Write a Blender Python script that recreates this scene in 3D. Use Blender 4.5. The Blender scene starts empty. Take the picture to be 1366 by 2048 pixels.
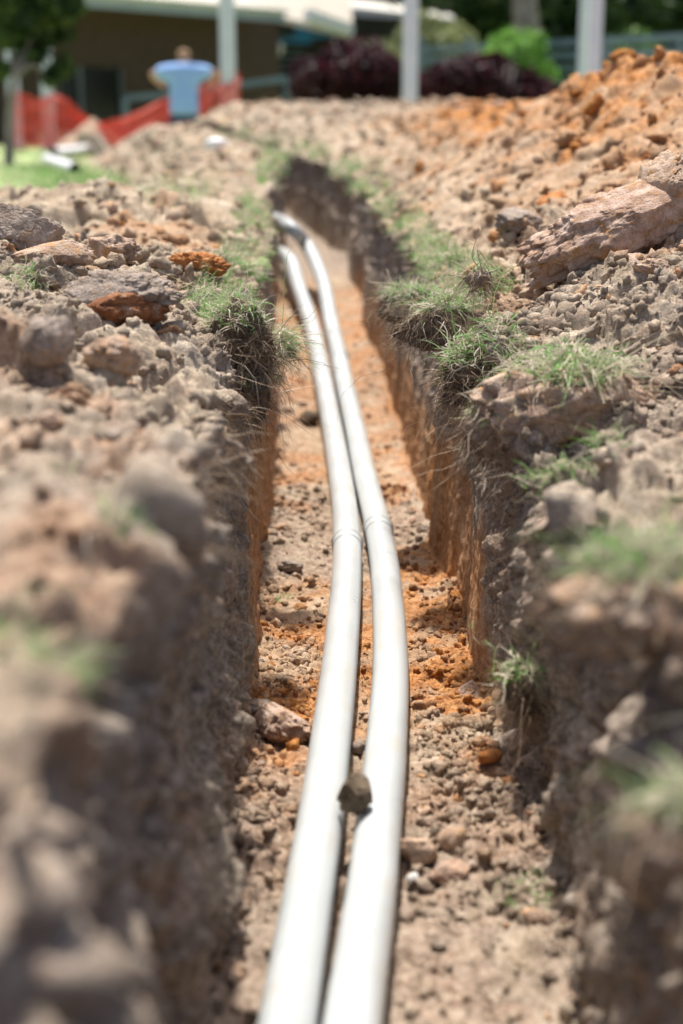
import bpy, math, random
import numpy as np
from mathutils import Vector, Matrix

SC = bpy.context.scene
COL = SC.collection
rng = np.random.default_rng(7)
random.seed(7)

# ------------------------------------------------------------------ camera
F_PX = 2844.4                       # 50 mm lens on a 36 mm tall frame, in pixels of the 1366x2048 photo
TH = math.atan((1024 - 240) / F_PX)   # pitch down
CAM_Z = 0.35
cam_d = bpy.data.cameras.new('camera')
cam = bpy.data.objects.new('camera', cam_d)
COL.objects.link(cam)
cam.location = (0, 0, CAM_Z)
cam.rotation_euler = (math.pi / 2 - TH, 0, 0)
cam_d.sensor_fit = 'VERTICAL'
cam_d.sensor_height = 36.0
cam_d.lens = 50.0
cam_d.clip_start = 0.02
cam_d.clip_end = 2000
cam_d.dof.use_dof = True
cam_d.dof.focus_distance = 2.48
cam_d.dof.aperture_fstop = 2.3
SC.camera = cam

# ------------------------------------------------------------------ world, sun, exposure
SUN_DIR = Vector((-0.06, 0.38, 0.91)).normalized()      # towards the sun
W = bpy.data.worlds.new('World')
SC.world = W
W.use_nodes = True
wn = W.node_tree.nodes
sky = wn.new('ShaderNodeTexSky')
sky.sky_type = 'NISHITA'
sky.sun_disc = False
sky.sun_elevation = math.asin(SUN_DIR.z)
sky.sun_rotation = math.atan2(SUN_DIR.x, SUN_DIR.y)
sky.dust_density = 4.0
sky.air_density = 0.7
sky.ozone_density = 0.6
W.node_tree.links.new(sky.outputs[0], wn['Background'].inputs[0])
wn['Background'].inputs[1].default_value = 0.125
sl = bpy.data.lights.new('sun', 'SUN')
sl.energy = 4.2
sl.angle = math.radians(1.5)
sl.color = (1.0, 0.955, 0.89)
sun = bpy.data.objects.new('sun', sl)
COL.objects.link(sun)
sun.rotation_euler = SUN_DIR.to_track_quat('Z', 'Y').to_euler()
SC.view_settings.view_transform = 'Standard'
SC.view_settings.look = 'None'
SC.view_settings.exposure = 0.74
SC.view_settings.gamma = 1.0

# ------------------------------------------------------------------ pixel <-> world
CT, ST = math.cos(TH), math.sin(TH)
def P(px, py, d):
    """photo pixel at optical-axis depth d -> world point"""
    a = (px - 683) / F_PX * d
    b = -(py - 1024) / F_PX * d
    return Vector((a, d * CT + b * ST, CAM_Z - d * ST + b * CT))
def project(V):
    y = V[:, 1]; z = V[:, 2] - CAM_Z
    d = y * CT - z * ST
    up = y * ST + z * CT
    dd = np.where(d > 0.05, d, 1e9)
    return 683 + F_PX * V[:, 0] / dd, 1024 - F_PX * up / dd, d

# ------------------------------------------------------------------ noise
def _h(i, j, k, s):
    h = (i.astype(np.uint32) * np.uint32(374761393) + j.astype(np.uint32) * np.uint32(668265263)
         + k.astype(np.uint32) * np.uint32(2147483647) + np.uint32(s * 974634777 % 4294967295))
    h = (h ^ (h >> np.uint32(13))) * np.uint32(1274126177)
    h = (h ^ (h >> np.uint32(15))) * np.uint32(2246822519)
    return (h ^ (h >> np.uint32(14)))
def vnoise(p, s=0):
    f = np.floor(p).astype(np.int32); t = (p - f).astype(np.float32); t = t * t * t * (t * (t * 6 - 15) + 10)
    r = 0
    for a in (0, 1):
        wa = t[:, 0] if a else 1 - t[:, 0]
        for b in (0, 1):
            wb = t[:, 1] if b else 1 - t[:, 1]
            for c in (0, 1):
                wc = t[:, 2] if c else 1 - t[:, 2]
                r = r + wa * wb * wc * (_h(f[:, 0] + a, f[:, 1] + b, f[:, 2] + c, s).astype(np.float32) / 2147483648.0 - 1)
    return r
def fbm(p, o=4, s=0, g=0.5):
    r = 0; a = 1.0; n = 0
    for i in range(o):
        r = r + a * vnoise(p * (2.03 ** i) + 17.3 * i, s + i); n += a; a *= g
    return r / n
def worley(p, s=0):
    f = np.floor(p).astype(np.int32); q = (p - f).astype(np.float32)
    d1 = np.full(len(p), 9, np.float32); d2 = d1.copy(); idv = np.zeros(len(p), np.float32)
    for a in (-1, 0, 1):
        for b in (-1, 0, 1):
            for c in (-1, 0, 1):
                h = _h(f[:, 0] + a, f[:, 1] + b, f[:, 2] + c, s)
                rx = (h & 1023).astype(np.float32) / 1023; ry = ((h >> np.uint32(10)) & 1023).astype(np.float32) / 1023
                rz = ((h >> np.uint32(20)) & 1023).astype(np.float32) / 1023
                d = (a + rx - q[:, 0]) ** 2 + (b + ry - q[:, 1]) ** 2 + (c + rz - q[:, 2]) ** 2
                m = d < d1
                d2 = np.where(m, d1, np.minimum(d2, d))
                idv = np.where(m, (rx * 7.3 + ry * 3.1 + rz * 5.7) % 1.0, idv)
                d1 = np.where(m, d, d1)
    return np.sqrt(d1), np.sqrt(d2), idv
def facets(p, s=0):
    """angular broken lumps: every cell is a tilted plane, creased where cells meet"""
    f = np.floor(p).astype(np.int32); q = (p - f).astype(np.float32)
    d1 = np.full(len(p), 9, np.float32); d2 = d1.copy(); hv = np.zeros(len(p), np.float32)
    for a in (-1, 0, 1):
        for b in (-1, 0, 1):
            for c in (-1, 0, 1):
                h = _h(f[:, 0] + a, f[:, 1] + b, f[:, 2] + c, s)
                rx = (h & 1023).astype(np.float32) / 1023; ry = ((h >> np.uint32(10)) & 1023).astype(np.float32) / 1023
                rz = ((h >> np.uint32(20)) & 1023).astype(np.float32) / 1023
                ex = a + rx - q[:, 0]; ey = b + ry - q[:, 1]; ez = c + rz - q[:, 2]
                d = ex * ex + ey * ey + ez * ez
                tx = ((h >> np.uint32(5)) & 255).astype(np.float32) / 127.5 - 1; ty = ((h >> np.uint32(13)) & 255).astype(np.float32) / 127.5 - 1
                tz = ((h >> np.uint32(22)) & 255).astype(np.float32) / 127.5 - 1
                off = ((h >> np.uint32(17)) & 255).astype(np.float32) / 255
                m = d < d1
                d2 = np.where(m, d1, np.minimum(d2, d))
                hv = np.where(m, off + .9 * (ex * tx + ey * ty + ez * tz), hv)
                d1 = np.where(m, d, d1)
    crease = np.clip((np.sqrt(d2) - np.sqrt(d1)) / .22, 0, 1)
    return np.clip(hv, -.3, 1.15) * crease - .35
def sstep(a, b, x):
    t = np.clip((x - a) / (b - a), 0, 1); return t * t * (3 - 2 * t)

# ------------------------------------------------------------------ mesh helpers
def np_mesh(name, V, F, smooth=True):
    """V (n,3), F (m,k) int array of equal-size faces, or list of lists"""
    me = bpy.data.meshes.new(name)
    V = np.asarray(V, np.float32)
    if isinstance(F, np.ndarray):
        m, k = F.shape
        me.vertices.add(len(V)); me.vertices.foreach_set('co', V.ravel())
        me.loops.add(m * k); me.loops.foreach_set('vertex_index', F.astype(np.int32).ravel())
        me.polygons.add(m)
        me.polygons.foreach_set('loop_start', np.arange(0, m * k, k, dtype=np.int32))
        me.polygons.foreach_set('loop_total', np.full(m, k, np.int32))
        me.update(calc_edges=True)
    else:
        me.from_pydata([tuple(v) for v in V], [], F)
        me.update()
    if smooth:
        me.polygons.foreach_set('use_smooth', np.ones(len(me.polygons), bool))
    me.validate()
    return me
def link(name, me, mat=None, parent=None):
    o = bpy.data.objects.new(name, me); COL.objects.link(o)
    if mat is not None and len(me.materials) == 0: me.materials.append(mat)
    if parent is not None: o.parent = parent
    return o
def tag(o, label, cat, group=None):
    o['label'] = label; o['category'] = cat
    if group: o['group'] = group
    return o
def empty(name, loc, label, cat, group=None, rz=0):
    o = bpy.data.objects.new(name, None); COL.objects.link(o)
    o.location = loc; o.rotation_euler = (0, 0, rz); o.empty_display_size = 0.1
    return tag(o, label, cat, group)

class MB:
    def __init__(s): s.v = []; s.f = []
    def add(s, vs, fs):
        n = len(s.v); s.v += [tuple(v) for v in vs]; s.f += [[n + i for i in f] for f in fs]
    def quad(s, a, b, c, d): s.add([a, b, c, d], [[0, 1, 2, 3]])
    def box(s, c, size, M=None):
        x, y, z = [k / 2 for k in size]
        vs = [Vector((i * x, j * y, k * z)) for i in (-1, 1) for j in (-1, 1) for k in (-1, 1)]
        if M is not None: vs = [M @ v for v in vs]
        vs = [v + Vector(c) for v in vs]
        s.add(vs, [[0, 1, 3, 2], [4, 6, 7, 5], [0, 4, 5, 1], [2, 3, 7, 6], [0, 2, 6, 4], [1, 5, 7, 3]])
    def bar(s, a, b, w, h):
        """rectangular bar from a to b"""
        a = Vector(a); b = Vector(b); t = (b - a)
        L = t.length; t.normalize()
        q = t.to_track_quat('Y', 'Z').to_matrix()
        s.box((a + b) / 2, (w, L, h), q)
    def tube(s, pts, rad, n=12, caps=True):
        pts = [Vector(p) for p in pts]
        rr = rad if hasattr(rad, '__len__') else [rad] * len(pts)
        vs = []; fs = []
        up = Vector((0, 0, 1)); prev = None
        for i, p in enumerate(pts):
            t = (pts[min(i + 1, len(pts) - 1)] - pts[max(i - 1, 0)]).normalized()
            if prev is None:
                a = t.cross(up)
                if a.length < 1e-3: a = Vector((1, 0, 0))
                a.normalize()
            else:
                a = (prev - t * prev.dot(t)).normalized()
            prev = a; b = t.cross(a)
            for k in range(n):
                an = 2 * math.pi * k / n
                vs.append(p + (a * math.cos(an) + b * math.sin(an)) * rr[i])
        for i in range(len(pts) - 1):
            for k in range(n):
                k2 = (k + 1) % n
                fs.append([i * n + k, i * n + k2, (i + 1) * n + k2, (i + 1) * n + k])
        if caps:
            fs.append(list(range(n))[::-1]); fs.append([(len(pts) - 1) * n + k for k in range(n)])
        s.add(vs, fs)
    def build(s, name, mat, parent=None, smooth=False, origin=None):
        V = np.array(s.v, np.float32)
        if origin is not None: V = V - np.array(origin, np.float32)
        me = np_mesh(name, V, s.f, smooth)
        return link(name, me, mat, parent)

# ------------------------------------------------------------------ materials
def mat_new(name):
    m = bpy.data.materials.new(name); m.use_nodes = True
    nt = m.node_tree; b = nt.nodes['Principled BSDF']
    return m, nt, b
def N(nt, t, **kw):
    n = nt.nodes.new(t)
    for k, v in kw.items(): setattr(n, k, v)
    return n
def mixc(nt, f, a, b, mode='MIX'):
    n = N(nt, 'ShaderNodeMix', data_type='RGBA', blend_type=mode)
    for sock, val in ((0, f), (6, a), (7, b)):
        if isinstance(val, (int, float)): n.inputs[sock].default_value = val
        elif isinstance(val, tuple): n.inputs[sock].default_value = (*val, 1)
        else: nt.links.new(val, n.inputs[sock])
    return n.outputs[2]
def noise_tex(nt, scale, detail=4, rough=0.55, coord=None, kind='fac'):
    n = N(nt, 'ShaderNodeTexNoise'); n.inputs['Scale'].default_value = scale
    n.inputs['Detail'].default_value = detail; n.inputs['Roughness'].default_value = rough
    if coord is not None: nt.links.new(coord, n.inputs['Vector'])
    return n.outputs[0]
def ramp(nt, fac, stops):
    r = N(nt, 'ShaderNodeValToRGB'); e = r.color_ramp.elements
    while len(e) < len(stops): e.new(0.5)
    for i, (p, c) in enumerate(stops):
        e[i].position = p; e[i].color = (*c, 1) if len(c) == 3 else c
    nt.links.new(fac, r.inputs[0]); return r.outputs[0]
def bump(nt, b, h, strength=0.3, dist=0.01):
    n = N(nt, 'ShaderNodeBump'); n.inputs['Strength'].default_value = strength; n.inputs['Distance'].default_value = dist
    nt.links.new(h, n.inputs['Height']); nt.links.new(n.outputs[0], b.inputs['Normal'])

def simple(name, c1, c2=None, scale=5, rough=0.7, spec=0.3, metal=0.0, bstr=0.0, bscale=40):
    m, nt, b = mat_new(name)
    co = N(nt, 'ShaderNodeTexCoord').outputs['Object']
    if c2 is None: c2 = tuple(x * 0.8 for x in c1)
    n = noise_tex(nt, scale, 5, 0.6, co)
    nt.links.new(ramp(nt, n, [(0.35, c1), (0.65, c2)]), b.inputs['Base Color'])
    b.inputs['Roughness'].default_value = rough
    b.inputs['Specular IOR Level'].default_value = spec
    b.inputs['Metallic'].default_value = metal
    if bstr: bump(nt, b, noise_tex(nt, bscale, 6, 0.6, co), bstr, 0.01)
    return m

# soil: orange / grey / green / pink masks are stored per vertex; every colour is the soil's own
def soil_material():
    m, nt, b = mat_new('soil')
    co = N(nt, 'ShaderNodeTexCoord').outputs['Object']
    at = N(nt, 'ShaderNodeVertexColor'); at.layer_name = 'soil_kind'
    sep = N(nt, 'ShaderNodeSeparateColor'); nt.links.new(at.outputs[0], sep.inputs[0])
    n1 = noise_tex(nt, 9, 8, 0.65, co)
    n2 = noise_tex(nt, 70, 6, 0.7, co)
    n3 = noise_tex(nt, 320, 3, 0.6, co)
    sand = ramp(nt, n1, [(0.30, (0.16, 0.122, 0.08)), (0.48, (0.35, 0.278, 0.195)), (0.68, (0.57, 0.485, 0.37))])
    grey = ramp(nt, n2, [(0.33, (0.085, 0.066, 0.05)), (0.5, (0.26, 0.212, 0.17)), (0.68, (0.47, 0.405, 0.34))])
    orange = ramp(nt, n2, [(0.32, (0.17, 0.06, 0.015)), (0.5, (0.42, 0.165, 0.042)), (0.70, (0.62, 0.35, 0.13))])
    pink = ramp(nt, n1, [(0.3, (0.36, 0.18, 0.12)), (0.7, (0.52, 0.34, 0.26))])
    green = ramp(nt, n2, [(0.3, (0.20, 0.25, 0.09)), (0.7, (0.42, 0.50, 0.25))])
    c = mixc(nt, sep.outputs[1], sand, grey)
    pat = ramp(nt, noise_tex(nt, 22, 5, 0.7, co), [(0.52, (0, 0, 0)), (0.66, (1, 1, 1))])
    pm = N(nt, 'ShaderNodeMath', operation='MULTIPLY'); nt.links.new(pat, pm.inputs[0]); pm.inputs[1].default_value = 0.20
    c = mixc(nt, pm.outputs[0], c, pink)
    c = mixc(nt, sep.outputs[0], c, orange)
    c = mixc(nt, sep.outputs[2], c, green)
    # grains
    g = ramp(nt, n3, [(0.3, (0.62, 0.60, 0.58)), (0.5, (1, 1, 1)), (0.75, (1.3, 1.28, 1.25))])
    c = mixc(nt, 0.85, c, g, 'MULTIPLY')
    nt.links.new(c, b.inputs['Base Color'])
    b.inputs['Roughness'].default_value = 0.92
    b.inputs['Specular IOR Level'].default_value = 0.15
    ad = N(nt, 'ShaderNodeMath', operation='ADD'); nt.links.new(n2, ad.inputs[0]); nt.links.new(n3, ad.inputs[1])
    n4 = noise_tex(nt, 140, 5, 0.75, co); ad2 = N(nt, 'ShaderNodeMath', operation='ADD'); nt.links.new(ad.outputs[0], ad2.inputs[0]); nt.links.new(n4, ad2.inputs[1])
    bump(nt, b, ad2.outputs[0], 0.5, 0.006)
    return m
SOIL = soil_material()

def clod_mat(name, lo, mid, hi, fleck=None):
    m, nt, b = mat_new(name)
    co = N(nt, 'ShaderNodeTexCoord').outputs['Object']
    geo = N(nt, 'ShaderNodeNewGeometry').outputs['Position']
    n1 = noise_tex(nt, 28, 8, 0.68, geo); n3 = noise_tex(nt, 260, 3, 0.6, geo)
    c = ramp(nt, n1, [(0.32, lo), (0.5, mid), (0.68, hi)])
    if fleck:
        f = ramp(nt, noise_tex(nt, 45, 4, 0.7, geo), [(0.55, (0, 0, 0)), (0.66, (1, 1, 1))])
        c = mixc(nt, f, c, fleck)
    g = ramp(nt, n3, [(0.3, (0.68, 0.66, 0.64)), (0.5, (1, 1, 1)), (0.75, (1.25, 1.22, 1.2))])
    c = mixc(nt, 0.8, c, g, 'MULTIPLY')
    nt.links.new(c, b.inputs['Base Color'])
    b.inputs['Roughness'].default_value = 0.9; b.inputs['Specular IOR Level'].default_value = 0.15
    ad = N(nt, 'ShaderNodeMath', operation='ADD'); nt.links.new(noise_tex(nt, 90, 6, 0.7, geo), ad.inputs[0]); nt.links.new(n3, ad.inputs[1])
    bump(nt, b, ad.outputs[0], 0.55, 0.007)
    return m
M_GREY = clod_mat('clod_grey', (0.15, 0.115, 0.09), (0.29, 0.235, 0.19), (0.44, 0.37, 0.31), (0.36, 0.25, 0.17))
M_SAND = clod_mat('clod_sand', (0.27, 0.18, 0.125), (0.41, 0.295, 0.215), (0.54, 0.42, 0.32), (0.46, 0.25, 0.10))
M_ORNG = clod_mat('clod_orange', (0.25, 0.09, 0.03), (0.44, 0.18, 0.06), (0.60, 0.31, 0.12))
M_PINK = clod_mat('clod_pink', (0.24, 0.14, 0.08), (0.46, 0.32, 0.24), (0.60, 0.49, 0.41), (0.40, 0.22, 0.09))
M_BRWN = clod_mat('clod_brown', (0.08, 0.06, 0.04), (0.17, 0.13, 0.09), (0.27, 0.21, 0.15))
M_RUST = clod_mat('clod_rust', (0.12, 0.05, 0.025), (0.24, 0.10, 0.045), (0.40, 0.20, 0.10), (0.34, 0.24, 0.17))
M_DARK = clod_mat('clod_dark', (0.06, 0.045, 0.03), (0.13, 0.095, 0.065), (0.24, 0.18, 0.12))
M_STONE = clod_mat('stone_grey', (0.15, 0.15, 0.155), (0.25, 0.25, 0.26), (0.36, 0.36, 0.37))
M_WHITE_STONE = clod_mat('stone_white', (0.5, 0.48, 0.44), (0.65, 0.63, 0.6), (0.78, 0.77, 0.75))

def blade_mat(name, cols, trans=0.35):
    m, nt, b = mat_new(name)
    at = N(nt, 'ShaderNodeVertexColor'); at.layer_name = 'rnd'
    sep = N(nt, 'ShaderNodeSeparateColor'); nt.links.new(at.outputs[0], sep.inputs[0])
    c = ramp(nt, sep.outputs[0], cols)
    nt.links.new(c, b.inputs['Base Color']); b.inputs['Roughness'].default_value = 0.55
    b.inputs['Specular IOR Level'].default_value = 0.3
    tr = N(nt, 'ShaderNodeBsdfTranslucent'); nt.links.new(c, tr.inputs[0])
    mx = N(nt, 'ShaderNodeMixShader'); mx.inputs[0].default_value = trans
    nt.links.new(b.outputs[0], mx.inputs[1]); nt.links.new(tr.outputs[0], mx.inputs[2])
    nt.links.new(mx.outputs[0], nt.nodes['Material Output'].inputs[0])
    return m
M_GRASS = blade_mat('grass', [(0.0, (0.10, 0.25, 0.05)), (0.28, (0.20, 0.40, 0.10)), (0.48, (0.34, 0.46, 0.20)), (0.56, (0.50, 0.46, 0.33)), (1.0, (0.62, 0.55, 0.44))])
M_ROOT = blade_mat('roots', [(0.0, (0.12, 0.08, 0.05)), (0.5, (0.30, 0.21, 0.13)), (1.0, (0.52, 0.40, 0.28))], 0.1)
M_LEAF_DK = blade_mat('leaf_dark', [(0, (0.015, 0.03, 0.01)), (0.6, (0.03, 0.06, 0.018)), (1, (0.06, 0.11, 0.03))], 0.3)
M_LEAF_MD = blade_mat('leaf_mid', [(0, (0.035, 0.08, 0.015)), (0.6, (0.08, 0.16, 0.03)), (1, (0.14, 0.25, 0.05))], 0.4)
M_LEAF_TR = blade_mat('leaf_tree', [(0, (0.015, 0.035, 0.008)), (0.6, (0.045, 0.09, 0.018)), (1, (0.12, 0.19, 0.04))], 0.35)
M_LEAF_BR = blade_mat('leaf_bright', [(0, (0.08, 0.20, 0.03)), (0.6, (0.16, 0.34, 0.06)), (1, (0.26, 0.46, 0.10))], 0.45)
M_LEAF_OL = blade_mat('leaf_olive', [(0, (0.10, 0.13, 0.05)), (0.6, (0.21, 0.24, 0.10)), (1, (0.32, 0.35, 0.17))], 0.4)
M_LEAF_RD = blade_mat('leaf_burgundy', [(0, (0.014, 0.003, 0.004)), (0.6, (0.035, 0.006, 0.010)), (1, (0.09, 0.014, 0.026))], 0.3)

# ------------------------------------------------------------------ terrain
# trench centre line
TY = [-1, 1.2, 1.7, 2.1, 2.7, 3.1, 4.0, 5.5, 6.6, 7.6, 8.6, 10.6, 12.2, 14, 16, 100]
TX = [.07, .065, .06, .055, .035, .022, -.012, -.085, -.125, -.155, -.22, -.56, -.98, -1.5, -2.1, -27]
def cx(y): return np.interp(y, TY, TX)
_yy = np.linspace(-1, 100, 6000)
_cc = np.interp(_yy, TY, TX); _k = np.ones(31) / 31
_cc = np.concatenate([_cc[:15], np.convolve(_cc, _k, 'valid'), _cc[-15:]])
def cx(y): return np.interp(y, _yy, _cc)
def floor_z(y): return np.interp(y, [-1, 4.2, 5.5, 6.5, 7.2, 8, 9, 11, 13, 14.5, 100], [-.55, -.56, -.46, -.34, -.30, -.36, -.33, -.16, .04, .15, .15])
LU = [-6, -3, -1.6, -1, -.6, -.35, -.21]
LT = [ # Y, z at LU
 (-1, 0, 0, .05, .05, .04, .02, 0), (1, 0, 0, .05, .06, .04, .02, 0), (1.9, 0, .02, .08, .08, .05, .03, 0),
 (2.55, 0, .02, .12, .18, .14, .05, 0), (2.75, 0, .02, .12, .17, .13, .05, 0), (3.3, 0, .02, .1, .09, .06, .03, 0),
 (4, -.02, -.02, .04, .09, .10, .05, 0), (4.5, -.03, -.03, .06, .13, .13, .06, 0), (5.2, -.04, -.04, .0, .08, .1, .05, .02), (7, -.09, -.09, -.09, -.03, .10, .12, .09),
 (9, -.13, -.13, -.13, -.07, .15, .2, .16), (11, -.13, -.13, -.13, -.09, .2, .26, .2), (12.5, -.13, -.13, -.13, -.11, .22, .3, .25),
 (14, -.13, -.13, -.13, -.13, .12, .3, .25), (17, -.13, -.13, -.13, -.13, -.13, -.13, -.13), (20, -.13, -.13, -.13, -.13, -.13, -.13, -.13), (26, -.13, -.13, -.13, -.13, -.13, -.13, -.13), (100, -.13, -.13, -.13, -.13, -.13, -.13, -.13)]
RU = [.21, .35, .6, 1, 1.6, 3, 6]
RT = [
 (-1, -.03, .0, .06, .1, .15, .1, 0), (1, -.05, -.02, .05, .10, .18, .15, 0), (1.55, -.12, -.08, .03, .12, .2, .15, 0), (2.05, -.12, -.08, .03, .14, .2, .2, .0), (2.3, -.02, .02, .11, .2, .26, .2, 0),
 (2.55, 0, .06, .17, .26, .3, .2, 0), (2.9, 0, .07, .19, .30, .33, .2, 0), (3.4, 0, .05, .16, .28, .35, .3, .1),
 (4, 0, .06, .20, .45, .50, .35, .1), (4.5, 0, .08, .25, .54, .54, .4, .1), (5.5, .02, .09, .23, .49, .55, .4, .05), (7, .07, .13, .22, .40, .5, .4, 0),
 (9, .12, .18, .27, .38, .45, .3, 0), (11, .2, .29, .37, .42, .46, .35, .1), (13, .36, .48, .49, .49, .48, .45, .3), (14, .34, .42, .45, .44, .42, .4, .2),
 (17, -.1, -.1, -.1, -.1, -.1, -.1, -.1), (20, -.13, -.13, -.13, -.13, -.13, -.13, -.13), (26, -.13, -.13, -.13, -.13, -.13, -.13, -.13), (100, -.13, -.13, -.13, -.13, -.13, -.13, -.13)]
def table(T, U, u, y):
    """separable linear interpolation on grid; u (c,), y (r,) -> (r,c)"""
    ys = np.array([t[0] for t in T]); A = np.array([t[1:] for t in T])
    B = np.stack([np.interp(y, ys, A[:, i]) for i in range(A.shape[1])], 1)          # r x 7
    return np.stack([np.interp(u, U, B[r]) for r in range(len(y))], 0)
def lawn_z(y): return np.interp(y, [0, 6, 12, 20, 26], [0, -.06, -.12, -.12, -.12])

rows = [np.linspace(-1, .5, 14, endpoint=False), np.arange(.5, 1.7, .0075), np.arange(1.7, 3.5, .0042)]
y = 3.5; far = []
while y < 15: far.append(y); y += .0032 * y
while y < 90: far.append(y); y += .03 * y
rows = np.concatenate(rows + [np.array(far)])
def outer(u0, fine, lim, maxu=90.0, d0=.0048):
    u = [u0]; d = d0
    while u[-1] < maxu:
        if u[-1] > lim: d *= 1.07
        u.append(u[-1] + d)
    return np.array(u)
uo_l = -outer(.21, .0048, 1.25)[::-1]
uo_r = outer(.21, .0048, 1.5)
NW, NF = 105, 92
R = len(rows)
yg = rows
zl = table(LT, LU, uo_l, yg); zr = table(RT, RU, uo_r, yg)
fz = floor_z(yg)
hw_n = np.interp(yg, [7.0, 8.0, 9.5, 12], [1, .72, .5, .3])
hw_l = .205 + np.interp(yg, [1.3, 1.7, 2.9, 3.3], [.022, .034, .034, 0]) + .014 * vnoise(np.stack([yg * 2.2, yg * 0, yg * 0 + 3.3], 1), 5)
hw_r = .215 + .018 * vnoise(np.stack([yg * 2.0, yg * 0, yg * 0 + 7.7], 1), 6)
t = np.linspace(0, 1, NW + 2)[1:-1]
# wall columns: top edge -> floor; slight undercut below the turf then batter
ern = lambda s_, f: np.stack([vnoise(np.stack([yg * f, yg * 0, yg * 0 + s_], 1), int(s_ * 10))], 0)[0]
ero_l = np.clip(.035 * ern(1.1, 5) + .02 * ern(2.2, 14) + .015, -.012, .07); ero_r = np.clip(.035 * ern(3.1, 5) + .02 * ern(4.2, 14) + .015, -.012, .07)
zl = zl - (ero_l * 1.0)[:, None] * np.exp(-(np.abs(uo_l) - .21) / .06)[None]
zr = zr - (ero_r * 1.0)[:, None] * np.exp(-(np.abs(uo_r) - .21) / .06)[None]
hw_l = hw_l + .012 * ern(5.1, 9) + .006 * ern(6.1, 25); hw_r = hw_r + .012 * ern(7.1, 9) + .006 * ern(8.1, 25)
hw_l = hw_l * hw_n; hw_r = hw_r * hw_n
def wall(sign, hw, ztop):
    prof = np.interp(t, [0, .06, .2, .45, .5, 1], [0.0, .006, .012, 0.0, -.012, -.03])[None] * np.interp(yg, [1.7, 2.3], [0, 1])[:, None] + np.where(yg < 2.1, -.012, 0)[:, None] * t[None]
    X = sign * (hw[:, None] + prof)
    Z = ztop[:, None] + (fz - ztop)[:, None] * t[None]
    return X, Z
WLx, WLz = wall(-1, hw_l, zl[:, -1]); WRx, WRz = wall(1, hw_r, zr[:, 0])
tf = np.linspace(0, 1, NF)
FX = WLx[:, -1:] + (WRx[:, -1:] - WLx[:, -1:]) * tf[None]
crown = .012 * np.sin(np.pi * tf)
FZ = fz[:, None] - crown[None] * 0 + .015 * (np.abs(tf - .5) * 2)[None] ** 4
offl = (hw_l - .21)[:, None] * np.exp(-(np.abs(uo_l) - .21) / .15)[None]
offr = (hw_r - .21)[:, None] * np.exp(-(np.abs(uo_r) - .21) / .15)[None]
U = np.concatenate([uo_l[None] - offl, WLx, FX, WRx[:, ::-1], uo_r[None] + offr], 1)
Z = np.concatenate([zl, WLz, FZ, WRz[:, ::-1], zr], 1)
Cn = U.shape[1]
iL, iW1, iF, iW2 = len(uo_l), len(uo_l) + NW, len(uo_l) + NW + NF, len(uo_l) + 2 * NW + NF
# smooth the profile a little across columns
for _ in range(3):
    Z[:, 1:-1] = Z[:, 1:-1] * .5 + .25 * (Z[:, :-2] + Z[:, 2:]); U[:, 1:-1] = U[:, 1:-1] * .5 + .25 * (U[:, :-2] + U[:, 2:])
for _ in range(6):
    Z[1:-1] = Z[1:-1] * .5 + .25 * (Z[:-2] + Z[2:])
Xg = U + cx(yg)[:, None]
Yg = np.repeat(yg[:, None], Cn, 1)
Z = Z - .30 * np.exp(-(((Xg + 2.1) ** 2 + (Yg - 18.4) ** 2) / 1.6 ** 2) ** 2)      # the hollow the worker stands in
G = np.stack([Xg, Yg, Z], 2)
du = np.gradient(G, axis=1); dv = np.gradient(G, axis=0)
NR = np.cross(du, dv); NR /= np.linalg.norm(NR, axis=2, keepdims=True) + 1e-12
p = G.reshape(-1, 3).astype(np.float64)
nrm = NR.reshape(-1, 3)
uu = U.reshape(-1); yy = p[:, 1]; zz = p[:, 2]
colidx = np.tile(np.arange(Cn), R)
is_wall = ((colidx >= iL) & (colidx < iW1)) | ((colidx >= iF) & (colidx < iW2))
is_floor = (colidx >= iW1) & (colidx < iF)
is_out = ~(is_wall | is_floor)
au = np.abs(uu)
upar = np.zeros(Cn); upar[:iL] = uo_l; upar[iW2:] = uo_r; upar = np.tile(upar, R)     # lateral position before the edge was roughened
lz = lawn_z(yy)
heap = np.where(is_out, np.maximum(sstep(.015, .09, zz - lz), (1 - sstep(1.3, 1.9, au)) * (1 - sstep(5, 6, yy))), 0)
heapamp = np.where(is_out, .25 + .75 * heap, 0)
wallmask = is_wall.astype(float)
# depth below turf for the walls
ztop_row = np.repeat((.5 * (zl[:, -1] + zr[:, 0]))[:, None], Cn, 1).reshape(-1)
depth = np.clip(ztop_row - zz, 0, 1)
far_ok = (yy < 16) & (au < 8)
sel = np.where(far_ok)[0]
ps = p[sel]
warp = np.stack([fbm(ps * 7, 3, 11), fbm(ps * 7 + 9, 3, 12), fbm(ps * 7 + 21, 3, 13)], 1)
pw = ps + warp * .035
f1a, f2a, ida = worley(pw * 7.0, 1)
f1b, f2b, idb = worley(pw * np.array([17., 17., 19.]), 2)
f1c, f2c, idc = worley(pw * 42.0, 3)
lum = lambda f1, r: np.sqrt(np.clip(1 - (f1 / r) ** 2, 0, 1))
A = lum(f1a, .75) * sstep(.25, .5, ida); B = lum(f1b, .8) * sstep(.35, .6, idb); Cc = lum(f1c, .85) * sstep(.3, .5, idc)
low = fbm(ps * 1.6, 3, 20); med = fbm(ps * 6, 4, 24)
near = yy[sel] < 6
fa1 = facets(pw * 6.0, 71); fa2 = facets(pw * 15.0, 72); fa3 = facets(pw * 38.0, 73)
fa4 = np.zeros(len(sel)); fa4[near] = facets(ps[near] * 100.0, 74)
fine = np.zeros(len(sel)); fine[near] = fbm(ps[near] * 55, 4, 30, .62)
f1d = np.ones(len(sel)); f1d[near] = worley(pw[near] * 95, 4)[0]
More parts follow.
